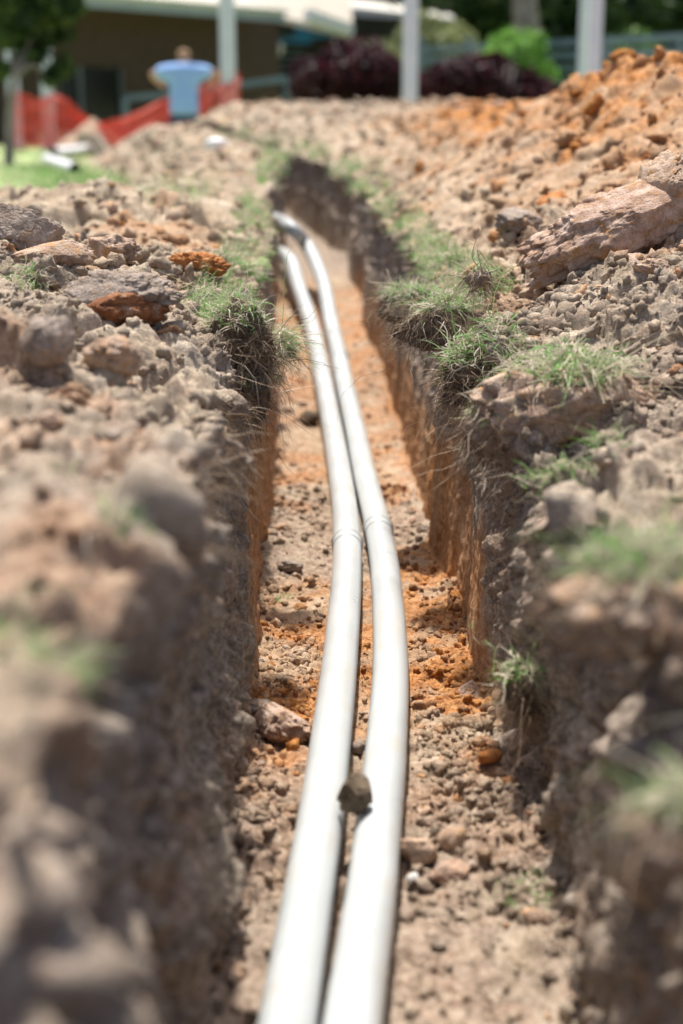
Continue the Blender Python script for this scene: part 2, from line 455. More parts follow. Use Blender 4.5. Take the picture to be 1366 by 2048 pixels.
D = lum(f1d, .8)
ha = heapamp[sel]; wm = wallmask[sel]; fl = is_floor[sel].astype(float); dp = depth[sel]; us = uu[sel]; ys_ = yy[sel]
lumpy = sstep(-.3, .35, fbm(ps * 2.6, 2, 86))
disp = ha * (.035 * low + .048 * fa1 * (.4 + .6 * lumpy) + .022 * med + (.005 + .011 * lumpy) * fa2 + .006 * (B - .3) + (.002 + .004 * lumpy) * fa3 + .003 * fa4 + .010 * fine)
# heaps and walls nearest the viewer are broken and lumpy
nb = (1 - sstep(1.7, 2.35, ys_)) * (1 - sstep(.45, .8, np.abs(us))) * (1 - fl)
disp += nb * (.060 * fbm(ps * 4.5, 3, 81) + .025 * fa1 + .006 * fa2)
# walls: rough, pitted topsoil above, clean cut clay below
top = 1 - sstep(.24, .34, dp + .05 * med - np.interp(ys_, [1.8, 2.3], [.3, 0]) + .10 * fbm(ps * 3.5, 3, 88))
streak = vnoise(np.stack([ys_ * 55, ys_ * 0, dp * 3], 1), 40)
pits = sstep(.25, .6, fbm(ps * 26, 3, 44)) * .016
disp += wm * (top * (.022 * med + .011 * fa2 + .007 * fa3 + .004 * fa4 + .009 * fine - pits) + (1 - top) * (.010 * fa2 * (1 - sstep(2.0, 2.4, ys_)) + .008 * low + .006 * med + .0018 * streak + .0030 * fine + .003 * fa3 - .006 * sstep(.35, .6, fbm(ps * 14, 2, 47))) + .018 * low)
# near the foot of the wall and at the turf line things are ragged
rag = np.exp(-(dp / .07) ** 2) * wm + np.exp(-((np.abs(us) - .2) / .07) ** 2) * ha * (1 - fl)
disp += rag * (.030 * fbm(ps * 12, 3, 50) + .016 * fa2 + .012 * fine)
# floor: crumbly, smoother strips under the pipes; big crumbs in the loose patches
loose = sstep(-.1, .25, fbm(ps * 3.1, 2, 55))
disp += fl * (.008 * med + .006 * fa2 * (1 - sstep(1.9, 2.2, ys_)) + loose * (.013 * fa2 + .005 * fa3 + .003 * fa4) + (1 - loose) * (.006 * fa2 + .003 * fa3 + .002 * fa4) + .006 * fine + .004 * low)
# single hollows and bulges the photograph shows: (px, py, depth, radius, push along the normal)
for (a_, b_, c_, r_, h_) in ((1110, 935, 1.93, .075, -.085), (1190, 1050, 1.72, .10, .035), (1050, 1395, 1.98, .035, .045), (505, 735, 2.5, .05, -.04), (350, 940, 1.7, .05, -.05),
                             (1180, 1500, 1.5, .05, .04), (870, 660, 2.95, .06, .03), (1270, 1000, 1.65, .06, -.05), (420, 1250, 1.85, .06, -.025)):
    c0 = np.array(P(a_, b_, c_)[:]); disp += h_ * np.exp(-((ps - c0) ** 2).sum(1) / r_ ** 2)
nd = nrm[sel]
Vd = p.copy()
Vd[sel] += nd * disp[:, None]
# keep the heap side edges inside the trench from poking into the pipes
G2 = Vd.reshape(R, Cn, 3)

# masks
q = p
orange = np.zeros(len(p)); grey = np.zeros(len(p)); green = np.zeros(len(p))
n_lo = np.zeros(len(p)); n_lo[sel] = fbm(ps * 2.3, 3, 60); n_md = np.zeros(len(p)); n_md[sel] = fbm(ps * 9, 3, 64)
n_hi = np.zeros(len(p)); n_hi[sel] = fbm(ps * 30, 3, 68)
# floor: grey-brown near, orange patches at 2.3-3.0 m, more orange beyond 3.6 m
yf = yy + .22 * n_md + .12 * n_lo
o_fl = np.interp(yf, [0, 1.6, 1.95, 2.1, 2.5, 2.72, 2.85, 3.35, 3.5, 4.1, 4.5, 5.2, 7, 12], [.08, .10, .3, .85, .85, .55, .12, .15, .75, .6, .5, .7, .6, .2])
o_fl = np.where(yy > 6.3, o_fl * (1 - sstep(5.9, 6.8, yy) * .9), o_fl)
o_fl = np.where((uu > .06) & (yy > 2.2) & (yy < 3.0), np.maximum(o_fl, .75), o_fl)
o_fl = o_fl * (.35 + .65 * sstep(-.45, .3, n_md + .6 * n_hi)) * np.interp(yy, [3, 3.6], [1, .85])
orange = np.where(is_floor, o_fl, orange)
grey = np.where(is_floor, np.clip(.72 + .25 * (1 - sstep(1.7, 2.1, yy)) + .3 * sstep(6.3, 7.5, yy) + .8 * n_md + .3 * n_hi - .5 * o_fl, 0, .9), grey)
# walls: grey topsoil above, orange clay below
tp = 1 - sstep(.26, .34, depth + .05 * n_md - np.interp(yy, [1.8, 2.3, 6.2, 7], [.3, 0, 0, .2]) + .08 * n_lo + .04 * n_hi)
deep_o = np.interp(yy, [0, 1.6, 2.2, 3, 6], [.12, .25, .55, .7, .75])
deep_o = np.interp(yy, [0, 1.8, 2.3, 3, 6, 7], [.02, .05, .75, .8, .6, .15])
orange = np.where(is_wall, (1 - tp) * deep_o * (.8 + .4 * n_md) + tp * .12 * sstep(0, .4, n_md), orange)
grey = np.where(is_wall, tp * .9 + (1 - tp) * .25, grey)
# heaps
oh = np.zeros(len(p)); gh = np.zeros(len(p))
xw = p[:, 0]
# orange ridge on the right, patches on the left
oh += 1.25 * np.exp(-(((xw - 1.15) / .6) ** 2)) * np.interp(yy, [0, 3.2, 3.8, 5, 9, 10.5, 12], [.05, .1, .9, 1.0, 1.0, .45, 0.05])
oh += .6 * np.exp(-(((xw - .9) / .35) ** 2 + ((yy - 8.5) / 1.5) ** 2))
oh += .5 * np.exp(-(((xw + .42) / .16) ** 2 + ((yy - 3.6) / .35) ** 2))
oh += .28 * sstep(.1, .45, n_lo + .6 * n_md)
gh += np.interp(yy, [0, 2.6, 3.2, 4, 10, 11.5], [.65, .5, .2, .0, .05, .25]) + .5 * n_md
orange = np.where(is_out, np.clip(oh * (.7 + .6 * n_md), 0, 1), orange)
grey = np.where(is_out, np.clip(gh, 0, .85), grey)
# turf: exposed where the heap thins out
edge = np.exp(-np.clip(np.abs(upar) - .21, 0, 9) / .07) * is_out
gr = (edge * (.55 + 1.2 * n_md) > .6) * .25 * sstep(2, 4, yy) + (1 - heap) * is_out * sstep(.3, .9, au) * sstep(3.0, 4.5, yy)
green = np.where(is_out, np.clip(gr, 0, 1), 0)
green = np.maximum(green, ((zz < lz + .02) & is_out & (yy > 3.5)) * 1.0)
kind = np.stack([orange, grey, green, np.ones(len(p))], 1).astype(np.float32)

ii = np.arange(R - 1)[:, None] * Cn + np.arange(Cn - 1)[None]
Fq = np.stack([ii, ii + 1, ii + Cn + 1, ii + Cn], 2).reshape(-1, 4)
me = np_mesh('ground', Vd, Fq, True)
ca = me.color_attributes.new('soil_kind', 'FLOAT_COLOR', 'POINT')
ca.data.foreach_set('color', kind.ravel())
ground = link('ground', me, SOIL)
ground['kind'] = 'structure'

pxg, pyg, dg = project(Vd)
vis = (dg > .3) & (dg < 40)
def on_ground(px, py, dlim=40, dmin=.3, rad=7):
    """first ground vertex met near that pixel"""
    m = (np.abs(pxg - px) < rad) & (np.abs(pyg - py) < rad) & (dg > dmin) & (dg < dlim)
    ix = np.where(m)[0]
    if len(ix) == 0: return on_ground(px, py, dlim, dmin, rad * 2) if rad < 100 else None
    dmn = dg[ix].min(); ix = ix[dg[ix] < dmn + .05 * dmn]
    k = ix[np.argmin((pxg[ix] - px) ** 2 + (pyg[ix] - py) ** 2)]
    return Vector(Vd[k])
def zat(x, y_):
    """height of the top surface (heap or floor) at x,y"""
    r = min(np.searchsorted(rows, y_), R - 1)
    rowp = G2[r]
    seg = [slice(0, iL), slice(iW1, iF), slice(iW2, Cn)]
    best = None
    for s in seg:
        xs = rowp[s, 0]
        j = np.argmin(np.abs(xs - x)); d = abs(xs[j] - x)
        if best is None or d < best[0]: best = (d, rowp[s, 2][j])
    return float(best[1])

# ------------------------------------------------------------------ stones and clods
def ico(sub):
    import bmesh
    bm = bmesh.new(); bmesh.ops.create_icosphere(bm, subdivisions=sub, radius=1)
    V = np.array([v.co[:] for v in bm.verts]); F = np.array([[v.index for v in f.verts] for f in bm.faces]); bm.free()
    return V, F
ICO = {s: ico(s) for s in (1, 2, 3, 5, 6)}
def clod_mesh(name, seed, scale=(1, 1, 1), sub=5, rough=1.25, flat=True):
    V, F = ICO[sub]
    s = np.array(scale)
    off = seed * 13.7
    d = 1 + .22 * fbm(V * 1.3 + off, 3, seed)
    f1, f2, _ = worley(V * 1.6 + off, seed)
    d += .20 * (f2 - f1) - .08
    if sub > 3:
        Q = V * s / s.max() * 1.15
        d += rough * (.10 * facets(Q * 3.2 + off, seed + 9) + .05 * facets(Q * 9 + off, seed + 10) + .03 * facets(Q * 20 + off, seed + 11) + .07 * fbm(Q * 7 + off, 6, seed + 7, .75))
    # a few flat break planes
    W_ = V * d[:, None]
    rr = np.random.default_rng(seed)
    for _ in range(5):
        n = rr.normal(size=3); n /= np.linalg.norm(n); h = rr.uniform(.62, .85)
        k = W_ @ n; o = np.clip(k - h, 0, None); W_ = W_ - .8 * o[:, None] * n[None]
    return np_mesh(name, W_ * s, F, True)
PROTO = {}
def proto(seed, shape, matn, mat):
    k = (seed, shape, matn)
    if k not in PROTO:
        me = clod_mesh('soil_clod', seed, shape, 5 if seed < 50 else 3)
        me.materials.append(mat); PROTO[k] = me
    return PROTO[k]
def place_clod(pt, size, shape, seed, mat, label, rot=None, group=None, name='soil_clod', cat='clod', sink=.3):
    me = clod_mesh(name, seed, shape, 6 if size > .06 else 5 if size > .02 else 3); me.materials.append(mat)
    o = bpy.data.objects.new(name, me); COL.objects.link(o)
    o.scale = (size,) * 3
    o.rotation_euler = rot or (0, 0, random.uniform(0, 6.28))
    o.location = (pt[0], pt[1], pt[2] + size * shape[2] * (1 - sink) * .9)
    return tag(o, label, cat, group)

# the ones one can point at
def og(px, py, dlim=40, dmin=.3):
    v = on_ground(px, py, dlim, dmin); return v if v is not None else P(px, py, 2.5)
q = P(1240, 440, 2.62)
o = place_clod((q.x, q.y, q.z - .03),   .165, (1.3, .5, .42), 3, M_PINK, 'long pinkish slab of clay lying on the right heap, largest lump there', (0.30, -0.42, -.1), sink=.75)
q = P(1345, 365, 2.62)
place_clod((q.x, q.y, q.z - .03), .085, (1.2, .8, .7), 12, M_SAND, 'brown clod resting against the upper end of the pinkish clay slab', sink=.6)
q = og(398, 560); place_clod((q.x, q.y, q.z + .012), .062, (1.1, .7, .5), 5, M_ORNG, 'bright orange flat clod beside the grass on the left trench edge', (0, .1, .1), sink=.5)
q = og(245, 640); place_clod(q, .060, (1.15, .8, .55), 6, M_RUST, 'rust brown broken clod under a dusty slab on the left heap', (0, .05, .3), sink=.4)
q = og(245, 640); place_clod((q.x, q.y + .02, q.z + .03), .072, (1.25, .8, .42), 7, M_GREY, 'flat dusty slab of soil lying on the rust brown clod, left heap', (.2, .05, 0), sink=.6)
q = og(225, 745); place_clod(q, .036, (1.2, .9, .8), 8, M_SAND, 'rounded tan clod near the front of the left heap', sink=.3)
q = og(100, 720); place_clod(q, .036, (1, .9, .9), 9, M_GREY, 'dark grey round clod left of the tan one on the left heap', sink=.3)
q = og(275, 578); place_clod(q, .02, (1, .8, .8), 10, M_STONE, 'small blue grey stone on the crest of the left heap', name='stone', cat='stone', sink=.2)
q = og(45, 500); place_clod((q.x, q.y, q.z), .065, (1.1, .8, .75), 11, M_GREY, 'grey peaked clod with fine roots at the left end of the heap crest', (.2, .3, 0), sink=.35)
q = og(110, 530); place_clod((q.x, q.y, q.z), .05, (1.5, .6, .5), 13, M_SAND, 'long tan clod beside the grey peaked one on the left crest', sink=.35)
q = og(225, 520); place_clod((q.x, q.y, q.z), .055, (1.2, .8, .6), 14, M_SAND, 'mottled sandy clod in the middle of the left heap crest', sink=.4)
q = og(565, 1470, dmin=1.2); place_clod(q, .046, (1.15, .7, .55), 15, M_PINK, 'largest brown rock on the trench floor, left of the pipes', (0, .15, -.4), name='rock', cat='rock', sink=.15)
q = og(505, 1425, dmin=1.2); place_clod(q, .026, (1.5, .8, .5), 16, M_GREY, 'flat grey clod between the left trench wall and the largest rock', sink=.3)
q = og(900, 1700, dmin=1.2); place_clod(q, .020, (1.1, .9, .9), 17, M_SAND, 'brown angular clod on the floor right of the pipes, rearmost of a cluster', sink=.0)
q = og(905, 1765, dmin=1.2); place_clod(q, .023, (1.2, .8, .7), 18, M_PINK, 'reddish clod on the floor right of the pipes, in front of the brown angular one', sink=.1)
q = og(835, 1725, dmin=1.2); place_clod(q, .025, (1.1, .8, .7), 19, M_SAND, 'dusty clod touching the right pipe beside the reddish cluster', sink=.2)
q = og(980, 1525, dmin=1.2); place_clod(q, .015, (1.4, .9, .8), 20, M_ORNG, 'orange brown clod alone on the grey floor right of the pipes', sink=.1)
q = og(825, 1770, dmin=1.2); place_clod(q, .008, (1.2, .9, .8), 21, M_WHITE_STONE, 'small white pebble beside the right pipe', name='pebble', cat='pebble', sink=.1)
q = og(580, 1140, dmin=1.5); place_clod(q, .022, (1.4, .8, .6), 22, M_GREY, 'dusty oval clod on the floor left of the pipe joint', sink=.2)
q = og(620, 845, dmin=1.5); place_clod(q, .035, (1.4, .9, .6), 23, M_DARK, 'dark clod against the left pipe far down the trench', sink=.2)
q = og(1040, 470, dmin=2.0); place_clod(q, .06, (1.1, .8, .7), 24, M_GREY, 'grey brown clod behind the foot of the pinkish slab', sink=.3)

# clods by the hundred: heaps and floor
def scatter_idx(mask, n, w=None):
    ix = np.where(mask)[0]
    pr = None
    if w is not None:
        pr = np.nan_to_num(w[ix].astype(np.float64)) + 1e-9; pr = pr / pr.sum()
    if len(ix) == 0: print('EMPTY', n); return ix
    if w is not None and len(ix) < n: print('FEW', len(ix), n)
    return rng.choice(ix, size=min(n, len(ix)), replace=False, p=pr)
inpic = vis & (pxg > -40) & (pxg < 1406) & (pyg > -20) & (pyg < 2100) & (nrm[:, 2] > .3)
area_w = np.where(dg > 0, np.clip(dg, .3, 20), 1) ** 1.0
shapes = [(1.2, .9, .7), (1.0, .8, .6), (1.4, .8, .6), (1.0, 1.0, .8), (1.3, 1.0, .5), (1.1, .75, .75)]
mats = {'grey': M_GREY, 'sandy': M_SAND, 'orange': M_ORNG, 'pinkish': M_PINK}
where = {'left': ('soil clods on the left heap', 'clod of the left heap'),
         'right': ('soil clods on the right heap', 'clod of the right heap'),
         'floor': ('soil clods on the trench floor', 'clod lying on the trench floor beside the pipes')}
def pipe_clear(x, y_, m): return True
PIPE_PTS = None
cl = []
mL = inpic & is_out & (uu < -.27) & (yy < 13); mR = inpic & is_out & (uu > .27) & (yy < 13)
mF = inpic & is_floor & (yy > 1.1) & (yy < 6)
for key, m, n in (('left', mL, 95), ('right', mR, 110), ('floor', mF, 80)):
    for k in scatter_idx(m, n, area_w if key != 'floor' else None):
        cl.append((key, k))
# pipe polylines (needed to keep clods clear of the pipes)
def pipe_path(obs, zc):
    out = []
    for (px, py, z) in obs:
        d0 = Vector(((px - 683) / F_PX, CT - (py - 1024) / F_PX * ST, -ST - (py - 1024) / F_PX * CT))
        k = (z - CAM_Z) / d0.z
        out.append(Vector((0, 0, CAM_Z)) + d0 * k)
    return out
def pz(py):   # height of the pipe axis by photo row
    return float(np.interp(py, [455, 490, 560, 640, 700, 860, 950, 1040, 2100], [-.10, -.18, -.29, -.40, -.45, -.515, -.518, -.52, -.515]))
OL = [(515, 500), (556, 505), (581, 523), (594, 565), (619.5, 640), (634, 700), (646, 760), (665, 860), (680, 950), (691.5, 1040), (694, 1140), (680, 1320), (659, 1500), (639, 1650), (615, 1800), (579, 2020), (560, 2130)]
OR = [(520, 434), (556, 440), (582, 457), (613, 490), (645, 560), (661.5, 640), (676, 700), (688, 760), (711, 860), (730, 950), (752, 1040), (770, 1140), (781, 1320), (772, 1500), (757, 1650), (740.6, 1800), (709, 2020), (696, 2130)]
def catmull(P_, n=10):
    out = []
    Q = [P_[0] * 2 - P_[1]] + P_ + [P_[-1] * 2 - P_[-2]]
    for i in range(1, len(Q) - 2):
        for k in range(n):
            t_ = k / n
            a, b, c, d = Q[i - 1], Q[i], Q[i + 1], Q[i + 2]
            out.append(.5 * ((2 * b) + (c - a) * t_ + (2 * a - 5 * b + 4 * c - d) * t_ ** 2 + (3 * b - a - 3 * c + d) * t_ ** 3))
    out.append(P_[-1]); return out
pathL = catmull(pipe_path([(a, b, pz(b)) for a, b in OL], 0)); pathR = catmull(pipe_path([(a, b, pz(b)) for a, b in OR], 0))
allp = np.array([v[:] for v in pathL + pathR])
def clear_of_pipes(x, y_, r):
    return np.min((allp[:, 0] - x) ** 2 + ((allp[:, 1] - y_) * .5) ** 2) > (r + .034) ** 2
pool = {}
for key, k in cl:
    x, y_, z_ = Vd[k]
    if key == 'floor': size = .006 + .020 * random.random() ** 2.2
    else: size = (.011 + .035 * random.random() ** 2.2) * (1 + .10 * max(0, y_ - 3))
    if key == 'floor' and not clear_of_pipes(x, y_, size * 1.4): continue
    ow = kind[k, 0]
    r_ = random.random()
    if ow > .4 and r_ < ow * .7: cn = 'orange'
    elif r_ < .55: cn = 'sandy'
    elif r_ < .8: cn = 'grey'
    else: cn = 'pinkish'
    if y_ > 4 and cn == 'grey': cn = 'sandy'
    sd = random.choice([31, 32, 33, 34, 35, 36]); sh = shapes[sd - 31]
    me = proto(sd, sh, cn, mats[cn])
    o = bpy.data.objects.new('soil_clod', me); COL.objects.link(o)
    o.scale = (size,) * 3; o.rotation_euler = (random.uniform(-.4, .4), random.uniform(-.4, .4), random.uniform(0, 6.28))
    o.location = (x, y_, z_ - size * .1)
    g, l = where[key]
    if key == 'floor': z_n = 'left of the pipes' if x < np.interp(y_, [v.y for v in pathL[::-1]], [v.x for v in pathL[::-1]]) else 'right of the pipes'; z_n += ', ' + ('nearest' if y_ < 1.9 else 'in focus' if y_ < 3 else 'far down')
    else: z_n = 'in the blurred front' if y_ < 2 else 'in the sharp strip' if y_ < 3.1 else 'just behind the crest' if y_ < 5 else 'halfway to the posts' if y_ < 8.5 else 'near the far end'
    l = l + ', ' + z_n; g = g + ', ' + z_n
    if key == 'floor': l = l.replace(' beside the pipes', '')
    tag(o, cn + ' ' + l, 'clod', cn + ' ' + g)

# crumbs: uncountable small grains and pellets
def scatter_mesh(name, idx, smin, smax, power, sub, kinds, flatz=.7):
    V0, F0 = ICO[sub]
    n = len(idx)
    size = smin + (smax - smin) * rng.random(n) ** power
    c = Vd[idx]
    keep = np.ones(n, bool)
    for i in range(n):
        if is_floor[idx[i]] and not clear_of_pipes(c[i, 0], c[i, 1], size[i]): keep[i] = False
    idx = idx[keep]; size = size[keep]; c = c[keep]; n = len(idx)
    ang = rng.random((n, 3)) * 6.28
    ca_, sa = np.cos(ang), np.sin(ang)
    Rz = np.zeros((n, 3, 3)); Rz[:, 0, 0] = ca_[:, 0]; Rz[:, 0, 1] = -sa[:, 0]; Rz[:, 1, 0] = sa[:, 0]; Rz[:, 1, 1] = ca_[:, 0]; Rz[:, 2, 2] = 1
    Rx = np.zeros((n, 3, 3)); Rx[:, 1, 1] = ca_[:, 1]; Rx[:, 1, 2] = -sa[:, 1]; Rx[:, 2, 1] = sa[:, 1]; Rx[:, 2, 2] = ca_[:, 1]; Rx[:, 0, 0] = 1
    M = Rz @ Rx
    sc = rng.uniform(.6, 1.25, (n, 3)); sc[:, 2] *= flatz
    variants = []
    for s in range(12):
        d = 1 + .55 * fbm(V0 * 1.7 + s * 9.1, 4, 200 + s, .65) + .6 * facets(V0 * 1.5 + s * 5.1, 220 + s)
        variants.append(V0 * d[:, None])
    variants = np.array(variants)
    vv = variants[rng.integers(0, 12, n)] * sc[:, None, :] * size[:, None, None]
    vv = np.einsum('nij,nkj->nki', M, vv) + c[:, None, :] + nrm[idx][:, None, :] * (size * .05)[:, None, None]
    F = (F0[None] + (np.arange(n) * len(V0))[:, None, None]).reshape(-1, 3)
    me = np_mesh(name, vv.reshape(-1, 3), F, False)
    kd = kind[idx].copy(); kd[:, 2] = 0
    kd[:, 0] = np.clip(kd[:, 0] * rng.uniform(.7, 1.4, n) + (rng.random(n) < .03) * .5, 0, 1)
    kd[:, 1] = np.clip(kd[:, 1] * rng.uniform(.5, 1.2, n), 0, 1)
    a = me.color_attributes.new('soil_kind', 'FLOAT_COLOR', 'POINT')
    a.data.foreach_set('color', np.repeat(kd, len(V0), 0).astype(np.float32).ravel())
    o = link(name, me, SOIL); o['kind'] = 'stuff'
    return o
wt = np.clip(3.6 - 2.2 * np.abs(yy - 2.5), .3, 4)
looseg = np.ones(len(p)); looseg[sel] = .25 + loose * 1.5
i1 = scatter_idx(inpic & is_floor & (yy > 1.0) & (yy < 5.5), 7000, np.clip(2.2 / np.maximum(yy, .5), .3, 2) ** 1.5 * (looseg + .3))
i2 = scatter_idx(inpic & is_out & (heap > .2) & (yy < 5.5), 9500, wt * (.25 + np.clip(1.5 * (n_md + .3), 0, 2)))
i3 = scatter_idx(inpic & is_out & (heap > .2) & (yy < 13) & (yy > 3.5), 2500, area_w)
o = scatter_mesh('soil_crumbs', i1, .0013, .013, 4.5, 2, None); o['label'] = 'loose crumbs of orange and grey soil on the trench floor'; o['category'] = 'crumbs'
o = scatter_mesh('soil_crumbs', i2, .0015, .019, 4.5, 2, None); o['label'] = 'loose crumbs and pellets of soil over both heaps'; o['category'] = 'crumbs'
o = scatter_mesh('soil_crumbs', i3, .008, .04, 2.5, 2, None); o['label'] = 'loose lumps of soil over the farther heaps'; o['category'] = 'crumbs'

# ------------------------------------------------------------------ pipes
def pvc():
    m, nt, b = mat_new('white_pvc')
    co = N(nt, 'ShaderNodeTexCoord').outputs['Object']
    n1 = noise_tex(nt, 6, 5, 0.6, co)
    c = ramp(nt, n1, [(0.3, (0.42, 0.45, 0.455)), (0.7, (0.49, 0.515, 0.515))])
    sp = ramp(nt, noise_tex(nt, 150, 2, 0.5, co), [(0.71, (0, 0, 0)), (0.77, (1, 1, 1))])
    c = mixc(nt, sp, c, (0.34, 0.28, 0.22))
    sm = ramp(nt, noise_tex(nt, 14, 6, 0.75, co), [(0.50, (0, 0, 0)), (0.75, (0.75, 0.75, 0.75))])
    c = mixc(nt, sm, c, (0.46, 0.41, 0.34))
    nt.links.new(c, b.inputs['Base Color'])
    r = ramp(nt, n1, [(0.3, (0.26,) * 3), (0.7, (0.42,) * 3)])
    nt.links.new(r, b.inputs['Roughness'])
    b.inputs['Specular IOR Level'].default_value = 0.5
    b.inputs['Subsurface Weight'].default_value = 0.0
    bump(nt, b, noise_tex(nt, 30, 4, 0.5, co), 0.06, 0.004)
    return m
PVC = pvc()
PR = .0298
def arc(path):
    L = [0]
    for i in range(1, len(path)): L.append(L[-1] + (path[i] - path[i - 1]).length)
    return L
def near_row(path, row):
    A_ = np.array([v[:] for v in path]); _, py_, _ = project(A_)
    return int(np.argmin(np.abs(py_ - row)))
def make_pipe(path, joints, label):
    root = empty('plastic_pipe', path[len(path) // 2], label, 'pipe')
    org = root.location
    mb = MB(); mb.tube(path, PR, 40)
    # each joint: flared socket with a raised lip
    mb.build('pipe_tube', PVC, root, True, org)
    for row in joints:
        i = near_row(path, row)
        L = arc(path)
        def at(s):
            s = min(max(s, 0), L[-1] - 1e-4); k = int(np.searchsorted(L, s)) ; k = max(1, k)
            t_ = (s - L[k - 1]) / (L[k] - L[k - 1]); return path[k - 1].lerp(path[k], t_)
        s0 = L[i]
        prof = [(-.0045, .0002), (-.0035, .0016), (-.002, .0028), (0, .0046), (.003, .0046), (.005, .0038), (.0065, .0018), (.008, .0015), (.010, .0014), (.014, .0014), (.030, .0014), (.033, .0014), (.0345, .0020), (.036, .0028), (.038, .0028), (.0395, .0018), (.041, .0008), (.042, .0002)]
        # path runs towards the camera
        mb = MB(); mb.tube([at(s0 + a) for a, _ in prof], [PR + r for _, r in prof], 40, True)
        mb.build('pipe_socket', PVC, root, True, org)
    return root
make_pipe(pathL, [1085], 'left white plastic pipe, with one socket joint in the middle of the trench')
make_pipe(pathR, [715, 1055], 'right white plastic pipe, reaching farther along the trench and bending left')
# clod wedged between the pipes
q = P(709, 1585, 1.80)
q.z = -.515 + .030
me = clod_mesh('soil_clod', 44, (.95, .9, 1.1), 5, 1.1); me.materials.append(M_BRWN)
o = bpy.data.objects.new('soil_clod', me); COL.objects.link(o); o.scale = (.025,) * 3; o.location = P(709, 1583, 1.80)
tag(o, 'round brown clod wedged on top between the two white pipes', 'clod')
q = og(715, 1505, dmin=1.3)
place_clod(q, .014, (1.1, .9, .8), 47, M_GREY, 'grey pebble in the gap between the pipes behind the wedged clod', name='pebble', cat='pebble', sink=.1)

# ------------------------------------------------------------------ grass and roots
def blades(name, bases, dirs, length, width, mat, rnd, seg=4, droop=.5, wob=.0, label=None, cat=None, parent=None):
    """ribbons: bases (n,3), dirs (n,3), length (n,), width (n,)"""
    n = len(bases)
    t_ = np.linspace(0, 1, seg + 1)
    d = dirs / np.linalg.norm(dirs, axis=1, keepdims=True)
    side = np.cross(d, rng.normal(size=(n, 3))); side /= np.linalg.norm(side, axis=1, keepdims=True) + 1e-9
    k1 = rng.normal(size=(n, 3)) * wob; k2 = rng.normal(size=(n, 3)) * wob
    dr = (droop * rng.uniform(.4, 1.6, n)) if np.isscalar(droop) else droop
    V = np.zeros((n, seg + 1, 2, 3))
    for i, tt in enumerate(t_):
        c = bases + d * (length * tt)[:, None] + np.array([0, 0, -1.])[None] * (dr * length * tt ** 2)[:, None] + length[:, None] * (k1 * tt ** 1.5 + k2 * math.sin(tt * 6) * .35)
        w = (width * (1 - tt) ** .6 + width * .12)[:, None] * .5
        V[:, i, 0] = c - side * w; V[:, i, 1] = c + side * w
    V = V.reshape(n, -1, 3)
    f = np.array([[2 * i, 2 * i + 1, 2 * i + 3, 2 * i + 2] for i in range(seg)])
    F = (f[None] + (np.arange(n) * (2 * (seg + 1)))[:, None, None]).reshape(-1, 4)
    me = np_mesh(name, V.reshape(-1, 3), F, True)
    a = me.color_attributes.new('rnd', 'FLOAT_COLOR', 'POINT')
    cc = np.repeat(np.stack([rnd, rnd, rnd, np.ones(n)], 1), 2 * (seg + 1), 0).astype(np.float32)
    a.data.foreach_set('color', cc.ravel())
    o = link(name, me, mat, parent)
    return o
# edge grass: clumpy along both turf edges
clump = np.zeros(len(p)); clump[sel] = fbm(ps * 5.5, 2, 90)
def edge_pts(side, y0, y1, n, thr=-.05, w=.10):
    m = is_out & (upar * side > .19) & (upar * side < .21 + w) & (yy > y0) & (yy < y1) & (clump > thr)
    return scatter_idx(m, n, np.clip(clump + .3, .02, 2) ** 1.5 * np.exp(-(np.abs(upar) - .2) / .05))
def rand_dirs(n, side, out=.6):
    d = rng.normal(size=(n, 3)) * .55; d[:, 2] = np.abs(d[:, 2]) * .6 + .35; d[:, 0] += -side * out * rng.random(n); return d
parts = []
for side, y0, y1, n, ln in ((-1, .7, 1.8, 350, .03), (-1, 1.8, 2.2, 500, .03), (-1, 2.2, 3.2, 3400, .034), (-1, 3.2, 6, 3500, .045), (-1, 6, 12, 1000, .07),
                            (1, .7, 1.8, 1300, .04), (1, 1.8, 3.4, 4500, .034), (1, 3.4, 6, 4500, .045), (1, 6, 12, 900, .07)):
    ix = edge_pts(side, y0, y1, n)
    parts.append((Vd[ix] + rng.normal(size=(len(ix), 3)) * .003, rand_dirs(len(ix), side), ln * rng.uniform(.4, 1.4, len(ix)), np.full(len(ix), .0019 if y1 < 3.5 else .003) * (1 if y1 <= 6 else 2.5), rng.random(len(ix))))
# grass on patches placed where the photo shows green
for (px, py, rpx, n, ln, dm) in ((415, 590, 40, 500, .028, 0), (870, 580, 75, 2600, .034, 0), (930, 610, 50, 900, .03, 0), (400, 1060, 40, 300, .035, 0),
                             (340, 375, 70, 800, .07, 0), (260, 1040, 60, 200, .035, 0), (60, 560, 40, 500, .03, 0), (1350, 1640, 60, 700, .05, 0),
                             (1060, 1790, 60, 350, .02, 1.0), (560, 1195, 14, 60, .014, 1.0), (400, 360, 50, 500, .06, 0)):
    m = inpic & ((pxg - px) ** 2 + ((pyg - py) * 1.3) ** 2 < rpx ** 2) & (dg > dm)
    if dm == 0: m &= is_out
    if m.sum() == 0: continue
    ix0 = np.where(m)[0]; dmn = np.percentile(dg[ix0], 2); m &= dg < dmn * 1.35
    ix = scatter_idx(m, n, None)
    parts.append((Vd[ix] + rng.normal(size=(len(ix), 3)) * .003, rand_dirs(len(ix), 0), ln * rng.uniform(.4, 1.4, len(ix)), np.full(len(ix), .0020), np.clip(.15 + .9 * rng.random(len(ix)), 0, 1)))
b_, d_, l_, w_, r_ = [np.concatenate(x) for x in zip(*parts)]
o = blades('grass', b_, d_, l_, w_, M_GRASS, r_, 4, .35, .22)
o['kind'] = 'stuff'; o['label'] = 'couch grass fringing both trench edges'; o['category'] = 'grass'

